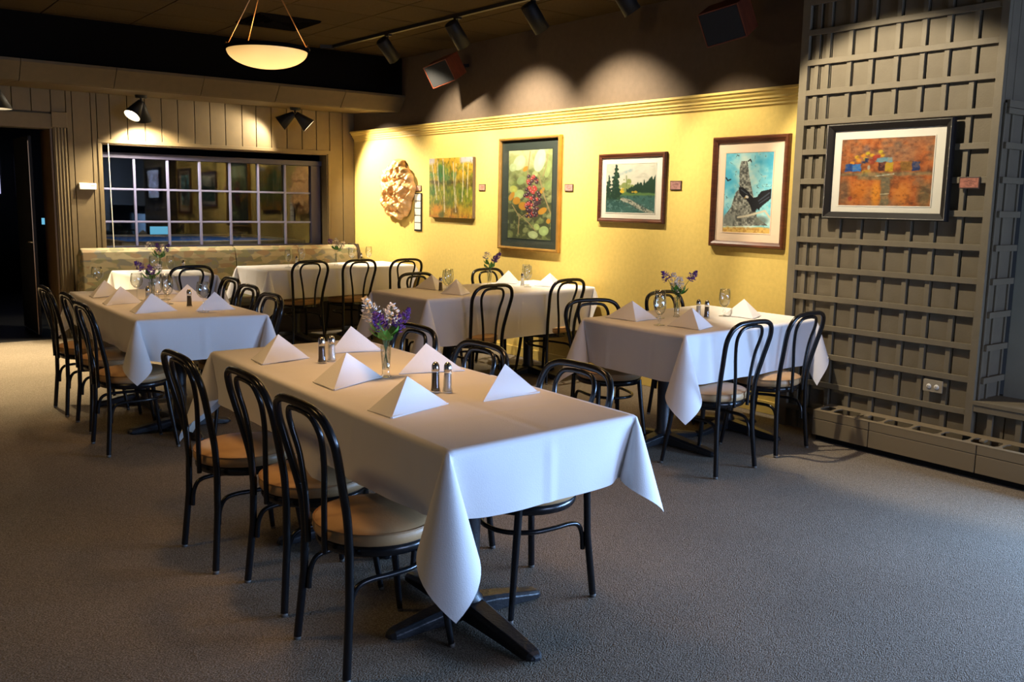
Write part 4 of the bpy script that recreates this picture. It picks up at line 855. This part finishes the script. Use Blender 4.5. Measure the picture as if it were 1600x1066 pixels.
table('right half of the back table, in the corner by the carved mask', 4.96, 9.28, 0.84, 0.68, R(5))
tablecloth('white tablecloth on the back table beside the carved mask', [(3.655, 8.79), (5.46, 8.965), (5.46, 9.70), (3.621, 9.54)], (0.30, 0.05, 0.25, 0.28), (True, True, True, True), 10, droop=0.25, xcrease=(0.3, 0.5, 0.7))

# ------------------------------------------------------------------ bentwood chairs
def bez(pts, n):
    # Catmull-Rom through pts
    P = [Vector(p) for p in pts]; P = [P[0]*2-P[1]] + P + [P[-1]*2-P[-2]]; out = []
    for i in range(1, len(P)-2):
        for k in range(n):
            t = k/n; a, b, c, d = P[i-1], P[i], P[i+1], P[i+2]
            out.append(0.5*((2*b)+(c-a)*t+(2*a-5*b+4*c-d)*t*t+(3*b-a-3*c+d)*t**3))
    out.append(P[-2]); return out
def make_chair(label):
    t = thing('bentwood_chair', label, 'chair', group='black bentwood chairs')
    def backy(z): return -0.183-0.012*min(1, max(0, (z-0.40)/0.2)) - 0.082*max(0, (z-0.5)/0.375)**1.35
    def mirror(L): return [Vector((-p.x, p.y, p.z)) for p in L]
    L = bez([(-0.160, backy(0.40), 0.40), (-0.166, backy(0.52), 0.52), (-0.182, backy(0.64), 0.64), (-0.197, backy(0.735), 0.735), (-0.198, backy(0.79), 0.79), (-0.175, backy(0.842), 0.842), (-0.125, backy(0.868), 0.868), (-0.05, backy(0.875), 0.875), (0, backy(0.875), 0.875)], 5)
    path = L + mirror(L)[::-1][1:]
    MB().tube(path, 0.0138, 12).build('back_hoop', M['black_metal'], t)
    L = bez([(-0.060, -0.2185, 0.392), (-0.062, -0.2195, 0.46), (-0.068, -0.222, 0.56), (-0.088, -0.230, 0.68), (-0.108, backy(0.765), 0.765), (-0.105, backy(0.81), 0.81), (-0.08, backy(0.842), 0.842), (-0.03, backy(0.851), 0.851), (0, backy(0.851), 0.851)], 5)
    MB().tube(L + mirror(L)[::-1][1:], 0.0098, 10).build('inner_hoop', M['black_metal'], t)
    for s in (-1, 1):
        lg = MB().tube([(s*0.160, -0.183, 0.43), (s*0.165, -0.187, 0.25), (s*0.182, -0.208, 0.012)], 0.0138, 12).build('leg', M['black_metal'], t)
        MB().lathe([(0, 0), (0.012, 0), (0.013, 0.014), (0, 0.014)], 12, (s*0.183, -0.2085, 0)).build('glide', M['glide'], lg)
        lg = MB().tube([(s*0.142, 0.138, 0.41), (s*0.152, 0.158, 0.25), (s*0.172, 0.192, 0.012)], [0.0148, 0.0138, 0.0105], 12).build('leg', M['black_metal'], t)
        MB().lathe([(0, 0), (0.010, 0), (0.011, 0.014), (0, 0.014)], 12, (s*0.173, 0.1935, 0)).build('glide', M['glide'], lg)
    L = bez([(-0.150, -0.178, 0.19), (-0.150, -0.172, 0.25), (-0.150, -0.150, 0.292), (-0.150, -0.105, 0.305), (-0.150, -0.03, 0.305), (-0.138, 0.06, 0.305), (-0.09, 0.13, 0.305), (-0.04, 0.155, 0.305), (0, 0.16, 0.305)], 5)
    MB().tube(L + mirror(L)[::-1][1:], 0.0092, 10).build('stretcher_hoop', M['black_metal'], t)
    MB().lathe([(0.15, 0.385), (0.196, 0.385), (0.202, 0.395), (0.202, 0.42), (0.15, 0.42), (0.15, 0.385)], 36).build('seat_frame', M['black_metal'], t)
    st = MB().lathe([(0, 0.418), (0.196, 0.418), (0.207, 0.425), (0.211, 0.438), (0.208, 0.458), (0.200, 0.466), (0.17, 0.476), (0.12, 0.483), (0.06, 0.487), (0, 0.488)], 40).build('seat', M['vinyl'], t)
    MB().tube([(0.2075*math.cos(k*2*PI/48), 0.2075*math.sin(k*2*PI/48), 0.4615) for k in range(48)], 0.0032, 6, closed=True).build('piping', M['vinyl_piping'], st)
    return t
CH = [  # x, y, facing angle (0 = facing +Y), label
 (1.452, 2.627, -90, 'black bentwood chair with tan seat, nearest of three left of the foreground table'),
 (1.490, 3.177, -91, 'black bentwood chair, middle of three left of the foreground table'),
 (1.418, 3.704, -89, 'black bentwood chair, farthest of three left of the foreground table'),
 (2.10, 2.655, 92, 'black bentwood chair tucked right of the foreground table, nearest its front corner'),
 (2.085, 3.29, 90, 'black bentwood chair tucked right of the foreground table, the middle one'),
 (2.135, 3.93, 90, 'black bentwood chair tucked right of the foreground table, behind the flower vase'),
 (1.510, 5.705, -90, 'black bentwood chair left of the wine glass table, nearest its front corner'),
 (1.560, 6.33, -90, 'black bentwood chair left of the wine glass table, between two others'),
 (1.535, 6.887, -90, 'black bentwood chair left of the wine glass table, closest to the doorway'),
 (2.13, 5.74, 90, 'black bentwood chair right of the wine glass table, nearest its front corner'),
 (2.24, 6.40, 90, 'black bentwood chair right of the wine glass table, between two others'),
 (2.36, 7.07, 90, 'black bentwood chair right of the wine glass table, closest to the banquette'),
 (2.765, 8.70, 2, 'black bentwood chair in front of the small table at the banquette end'),
 (4.06, 8.965, 2, 'black bentwood chair at the back table, leftmost of its three'),
 (4.615, 8.97, 4, 'black bentwood chair at the back table, middle of its three'),
 (5.147, 8.89, 2, 'black bentwood chair at the back table, nearest the yellow wall'),
 (4.12, 5.91, 5, 'black bentwood chair in front of the middle table, left of two'),
 (5.00, 6.06, 6, 'black bentwood chair in front of the middle table, right of two'),
 (4.24, 6.62, 186, 'black bentwood chair behind the middle table, below the birch canvas'),
 (5.14, 6.81, 186, 'black bentwood chair behind the middle table, below the berries picture'),
 (4.02, 4.22, 164, 'black bentwood chair at the far left corner of the right table'),
 (4.97, 4.39, 183, 'black bentwood chair behind the right table, against the yellow wall'),
 (4.095, 3.455, 3, 'black bentwood chair in front of the right table, left of two'),
 (4.735, 3.55, 6, 'black bentwood chair in front of the right table, right one near the lattice'),
]
proto = make_chair(CH[0][3])
for i, (x, y, a, lab) in enumerate(CH):
    if i == 0: proto.location = (x, y, 0); proto.rotation_euler = (0, 0, R(a))
    else: copy_tree(proto, lab, 'black bentwood chairs', (x, y, 0), R(a))

# ------------------------------------------------------------------ napkins
def napkin(F, Rr, L, label, h=0.112, seed=1):
    F, Rr, L = [Vector((p[0], p[1], TZ+0.0035)) for p in (F, Rr, L)]
    A = (L+Rr)/2+Vector((0, 0, h)); rng = random.Random(seed); mid = (L+Rr)/2
    A += (F-mid)*0.10
    mb = MB()
    def face(P, Q, bow):
        def fn(u, v):  # v along the ridge, u away from it
            a = F.lerp(A, v); b = P.lerp(A, v); p = a.lerp(b, u); n = (P-F).cross(A-F).normalized()
            if n.dot(Q) < 0: n = -n
            return p + n*(bow*math.sin(PI*u)*(1-v)*0.9)
        mb.grid(fn, 14, 14)
    outR = (Rr-L).normalized(); face(Rr, (outR-(Rr-L)*0), 0.007); face(L, -outR, 0.007)
    # folded inner leaves a little inside, and the thick rolled hem along the bottom edges
    c = (F+Rr+L)/3
    def inner(P):
        f2 = F.lerp(c, 0.10); p2 = P.lerp(c, 0.10); a2 = A-Vector((0, 0, 0.012))
        k = len(mb.v); mb.add([f2, p2, a2], [(0, 1, 2)])
    inner(Rr); inner(L)
    mb.add([Rr.lerp(c, .04), L.lerp(c, .04), A-Vector((0, 0, .006))], [(0, 1, 2)])
    o = mb.build('folded_napkin', M['napkin'], None, fix=False)
    for P in (Rr, L):
        MB().tube([F+Vector((0, 0, 0.001)), F.lerp(P, 0.5)+Vector((0, 0, 0.0015)), P], [0.0045, 0.0035, 0.003], 6).build('hem_fold', M['napkin'], o)
    tag(o, label, 'napkin', 'napkins folded into pyramids'); return o
NP = [
 ((1.497, 2.601), (1.777, 2.688), (1.487, 2.745), 'white pyramid napkin on the foreground table, nearest its front left corner'),
 ((1.544, 3.116), (1.829, 3.256), (1.548, 3.305), 'white pyramid napkin on the foreground table, left of the flower vase'),
 ((1.531, 3.772), (1.778, 3.834), (1.545, 3.93), 'white pyramid napkin on the foreground table at its far left corner'),
 ((2.16, 3.84), (1.915, 3.90), (2.165, 4.03), 'white pyramid napkin on the foreground table, behind the far shakers'),
 ((2.195, 3.198), (1.920, 3.275), (2.20, 3.37), 'white pyramid napkin on the foreground table, right of the flower vase'),
 ((2.175, 2.663), (1.905, 2.650), (2.18, 2.81), 'white pyramid napkin on the foreground table, nearest its front right corner'),
 ((1.572, 5.845), (1.837, 5.89), (1.58, 6.00), 'white pyramid napkin on the wine glass table, nearest its front edge'),
 ((1.535, 6.384), (1.784, 6.45), (1.55, 6.54), 'white pyramid napkin on the wine glass table, second from the front on the left'),
 ((1.573, 6.908), (1.801, 6.99), (1.585, 7.06), 'white pyramid napkin on the wine glass table, farthest on the left'),
 ((2.17, 5.79), (1.925, 5.805), (2.19, 5.93), 'white pyramid napkin beside the lone wine glass at the front right of the left table'),
 ((2.18, 6.35), (1.95, 6.41), (2.20, 6.50), 'white pyramid napkin on the wine glass table, second on the right'),
 ((2.17, 6.93), (1.95, 6.96), (2.18, 7.10), 'white pyramid napkin on the wine glass table, mostly hidden behind the shakers'),
 ((4.092, 3.555), (4.29, 3.62), (4.08, 3.79), 'white pyramid napkin on the right table, nearest its front corner'),
 ((4.05, 4.03), (4.263, 4.051), (4.02, 4.27), 'white pyramid napkin on the right table at its far left end'),
 ((4.821, 3.738), (5.02, 3.83), (4.79, 3.96), 'white pyramid napkin on the right table, at its lattice end'),
 ((4.039, 6.301), (4.23, 6.42), (4.002, 6.56), 'white pyramid napkin on the middle table, leftmost of four'),
 ((3.988, 5.864), (4.16, 5.985), (3.93, 6.06), 'white pyramid napkin on the middle table, beside its front goblets'),
 ((5.005, 6.482), (5.13, 6.60), (4.877, 6.625), 'white pyramid napkin on the middle table, just right of its flowers'),
 ((5.10, 6.072), (5.28, 6.16), (5.018, 6.24), 'white pyramid napkin on the middle table, rightmost of four'),
]
for i, (f, r_, l_, lab) in enumerate(NP): napkin(f, r_, l_, lab, seed=i)

# ------------------------------------------------------------------ glasses, shakers, vases
def goblet(proto_name, prof, label):
    t = thing(proto_name, label, 'glass', group='stemmed glasses on the tables')
    (foot, stem, bowl) = prof
    MB().lathe(bowl, 24).build('bowl', M['clear_glass'], t); MB().lathe(stem, 14).build('stem', M['clear_glass'], t); MB().lathe(foot, 24).build('foot', M['clear_glass'], t); return t
WATER = ([(0, 0), (0.034, 0), (0.034, 0.003), (0.006, 0.009), (0, 0.009)], [(0.006, 0.008), (0.005, 0.02), (0.011, 0.03), (0.006, 0.042), (0.008, 0.058)],
         [(0.0, 0.058), (0.016, 0.064), (0.030, 0.082), (0.037, 0.11), (0.037, 0.14), (0.032, 0.182), (0.031, 0.182), (0.036, 0.14), (0.036, 0.11), (0.029, 0.084), (0.014, 0.066), (0, 0.061)])
WINE = ([(0, 0), (0.035, 0), (0.035, 0.003), (0.006, 0.008), (0, 0.008)], [(0.006, 0.007), (0.0035, 0.03), (0.0035, 0.075), (0.006, 0.084)],
        [(0.0, 0.084), (0.018, 0.090), (0.036, 0.112), (0.041, 0.135), (0.038, 0.165), (0.033, 0.188), (0.032, 0.188), (0.037, 0.165), (0.040, 0.135), (0.035, 0.113), (0.017, 0.092), (0, 0.087)])
GL = [('W', 1.955, 5.747, 'tall wine glass standing alone at the front right of the left table'), ('W', 1.79, 6.60, 'wine glass left of the purple flowers on the left table'),
      ('B', 1.90, 6.28, 'water goblet in front of the purple flowers on the left table'), ('B', 1.875, 6.42, 'water goblet touching another in front of the purple flowers, left table'),
      ('W', 1.70, 7.30, 'wine glass standing behind the farthest left napkin of the left table'), ('B', 1.965, 6.55, 'water goblet beside the steel shakers on the left table'),
      ('B', 4.043, 3.824, 'water goblet at the front of the right table, catching blue window light'), ('B', 4.30, 4.07, 'water goblet just behind the front goblet of the right table'), ('B', 4.757, 3.926, 'water goblet right of the shakers on the right table'),
      ('B', 3.975, 6.04, 'front one of the paired goblets at the left of the middle table'), ('B', 4.06, 6.14, 'rear one of the paired goblets at the left of the middle table'), ('B', 4.90, 6.19, 'water goblet at the right of the middle table, before its shakers'), ('B', 5.0, 6.34, 'water goblet behind the right goblet of the middle table'),
      ('B', 2.485, 8.60, 'water goblet on the small banquette table, left of its flowers'), ('B', 2.62, 8.55, 'water goblet on the small banquette table, just right of its flowers'),
      ('B', 4.012, 9.12, 'goblet on the back table, leftmost of four'), ('B', 4.30, 9.42, 'goblet on the back table, second from the left'), ('B', 4.92, 9.45, 'goblet on the back table, right of its white flowers'), ('B', 5.18, 9.52, 'goblet on the back table, nearest the yellow wall')]
pw = pb = None
for k, x, y, lab in GL:
    if k == 'W':
        if pw is None: pw = goblet('wine_glass', WINE, lab); pw.location = (x, y, TZ+0.003)
        else: copy_tree(pw, lab, None, (x, y, TZ+0.003))
    else:
        if pb is None: pb = goblet('water_goblet', WATER, lab); pb.location = (x, y, TZ+0.003)
        else: copy_tree(pb, lab, None, (x, y, TZ+0.003))
def shaker(label, fill, name):
    t = thing(name, label, 'shaker', group='glass shakers with steel caps')
    MB().lathe([(0, 0.0), (0.019, 0), (0.020, 0.004), (0.0165, 0.02), (0.0145, 0.082), (0.013, 0.086)], 16, smooth=True).build('glass_body', M['clear_glass'], t)
    MB().lathe([(0, 0.004), (0.0165, 0.005), (0.0145, 0.02), (0.0125, 0.072), (0, 0.073)], 16).build('contents', M[fill], t)
    MB().lathe([(0.0148, 0.080), (0.0155, 0.083), (0.0155, 0.092), (0.014, 0.104), (0.0095, 0.112), (0.004, 0.1155), (0, 0.116)], 16).build('cap', M['chrome'], t)
    return t
SH = [('pepper', 1.768, 3.682, 'pepper shaker by the far napkin of the foreground table'), ('salt', 1.825, 3.702, 'salt shaker beside the far pepper on the foreground table'),
      ('pepper', 1.850, 2.885, 'near pepper shaker, left of a pair on the foreground table'), ('salt', 1.885, 2.855, 'near salt shaker, right of a pair on the foreground table'),
      ('pepper', 1.97, 6.06, 'pepper shaker in front of the goblets on the left table'), ('salt', 1.80, 6.38, 'salt shaker left of the flower vase on the left table'),
      ('salt', 4.573, 3.985, 'salt shaker behind the front napkin of the right table'), ('pepper', 4.585, 3.925, 'pepper shaker beside the salt on the right table'),
      ('pepper', 4.02, 6.20, 'pepper shaker beside the paired goblets of the middle table'), ('salt', 4.93, 6.30, 'salt shaker between the right goblets of the middle table'),
      ('salt', 4.12, 9.15, 'salt shaker beside the leftmost goblet of the back table'), ('pepper', 5.05, 9.46, 'pepper shaker between the right goblets of the back table'), ('salt', 2.85, 8.9, 'salt shaker on the small banquette table')]
ps = {}
for k, x, y, lab in SH:
    if k not in ps: ps[k] = shaker(lab, k, k+'_shaker'); ps[k].location = (x, y, TZ+0.003)
    else: copy_tree(ps[k], lab, None, (x, y, TZ+0.003))

def vase(loc, label):
    t = thing('bud_vase', label, 'vase', loc, group='small clear bud vases')
    MB().lathe([(0, 0), (0.022, 0), (0.023, 0.004), (0.016, 0.012), (0.016, 0.03), (0.022, 0.128), (0.021, 0.128), (0.0148, 0.032), (0, 0.028)], 20).build('glass_body', M['clear_glass'], t); return t
def bunch(loc, label, spikes, leaves, seed):
    rng = random.Random(seed); t = thing('flower_bunch', label, 'flowers', loc, group='artificial flower bunches')
    for (kind, dx, dy, h, ln) in spikes:
        tip = Vector((dx, dy, h)); base = Vector((-dx*0.14, -dy*0.14, 0.034)); mid = Vector((dx*0.08, dy*0.08, 0.13))
        cpath = bez([base, mid, mid.lerp(tip, 0.45)+Vector((0, 0, 0.012)), tip], 5)
        MB().tube(cpath, 0.0016, 6).build('flower_stem', M['stem'], t)
        axis = (cpath[-1]-cpath[-4]).normalized(); mb = MB(); n = int(ln/0.0011)
        for i in range(n):
            f = i/n; q = tip-axis*(f*ln)+axis*0.01; rad = (0.004+0.021*math.sin(min(1, f*1.25)*PI*0.62))*(1 if kind == 'purple' else 1.35); a = rng.random()*6.28
            s1 = axis.orthogonal().normalized(); s2 = axis.cross(s1); o = (s1*math.cos(a)+s2*math.sin(a)); p = q+o*rad*(0.6+0.55*rng.random()); sz = 0.006+0.0045*rng.random()
            w = axis.cross(o)*sz; up_ = (axis*0.5+o*0.7)*sz*1.3
            mb.add([p-w-up_*0.4, p+w-up_*0.4, p+up_+w*0.3, p+up_-w*0.3, p+o*sz*0.6], [(0, 1, 4), (1, 2, 4), (2, 3, 4), (3, 0, 4)])
        mb.build('flower_spike', M['purple' if kind == 'purple' else 'white_blossom'], t, fix=False)
    for i in range(leaves):
        a = i*2*PI/leaves+rng.random()*0.6; ln = 0.055+0.02*rng.random(); el = 0.15+0.5*rng.random(); b0 = Vector((0, 0, 0.140+0.035*rng.random()))
        d = Vector((math.cos(a)*math.cos(el), math.sin(a)*math.cos(el), math.sin(el))); sd = Vector((-math.sin(a), math.cos(a), 0)); nn = d.cross(sd)
        def fn(u, v):
            w = 0.021*math.sin(PI*min(1, v*0.97+0.03))**0.8*(1.1-0.35*v)*(1+0.12*math.sin(v*26)); x = u*2-1
            return b0+d*(0.012+ln*v)+sd*(x*w)+nn*(-abs(x)*w*0.35+0.02*v*v)
        MB().grid(fn, 4, 8).build('leaf', M['leaf'], t, fix=False)
        MB().tube([b0-Vector((0, 0, 0.05)), b0, b0+d*0.02], 0.0013, 5).build('leaf_stem', M['stem'], t)
    return t
VS = [((1.842, 3.247), 'clear bud vase in the middle of the foreground table', 'purple and white artificial flowers in the foreground vase', [('white', -0.075, 0.03, 0.315, 0.10), ('purple', -0.06, -0.035, 0.262, 0.085), ('white', 0.03, 0.0, 0.288, 0.085), ('purple', 0.095, -0.01, 0.265, 0.10)], 9),
      ((1.87, 6.53), 'clear bud vase among the glasses on the left table', 'drooping purple artificial flowers among the glasses on the left table', [('purple', -0.09, 0.02, 0.262, 0.07), ('purple', -0.02, -0.03, 0.235, 0.08), ('white', 0.05, 0.02, 0.24, 0.05)], 6),
      ((2.56, 8.66), 'clear bud vase on the small banquette table', 'two purple sprigs and white flowers on the small banquette table', [('purple', -0.02, 0.0, 0.28, 0.08), ('purple', 0.085, 0.0, 0.27, 0.07), ('white', 0.04, 0.03, 0.27, 0.07), ('white', -0.09, 0.03, 0.29, 0.05)], 6),
      ((4.609, 9.217), 'clear bud vase on the back table before the banquette', 'white artificial flowers with a purple tip on the back table', [('white', 0.0, 0.0, 0.285, 0.09), ('white', 0.08, -0.03, 0.25, 0.08), ('purple', -0.06, 0.03, 0.275, 0.05)], 6),
      ((4.719, 6.50), 'clear bud vase on the middle table below the berries picture', 'leaning purple sprig and a white one on the middle table', [('purple', 0.075, -0.04, 0.27, 0.09), ('purple', 0.045, -0.03, 0.245, 0.06), ('white', -0.02, 0.02, 0.275, 0.06)], 6),
      ((4.45, 4.06), 'clear bud vase on the right table beside the lattice', 'two spread purple sprigs around white flowers on the right table', [('purple', -0.075, 0.06, 0.285, 0.07), ('purple', 0.085, -0.07, 0.29, 0.075), ('white', -0.02, 0.02, 0.275, 0.11), ('white', 0.01, -0.01, 0.25, 0.10)], 7)]
for i, ((x, y), l1, l2, sp, nl) in enumerate(VS): vase((x, y, TZ+0.003), l1); bunch((x, y, TZ+0.003), l2, sp, nl, 20+i)
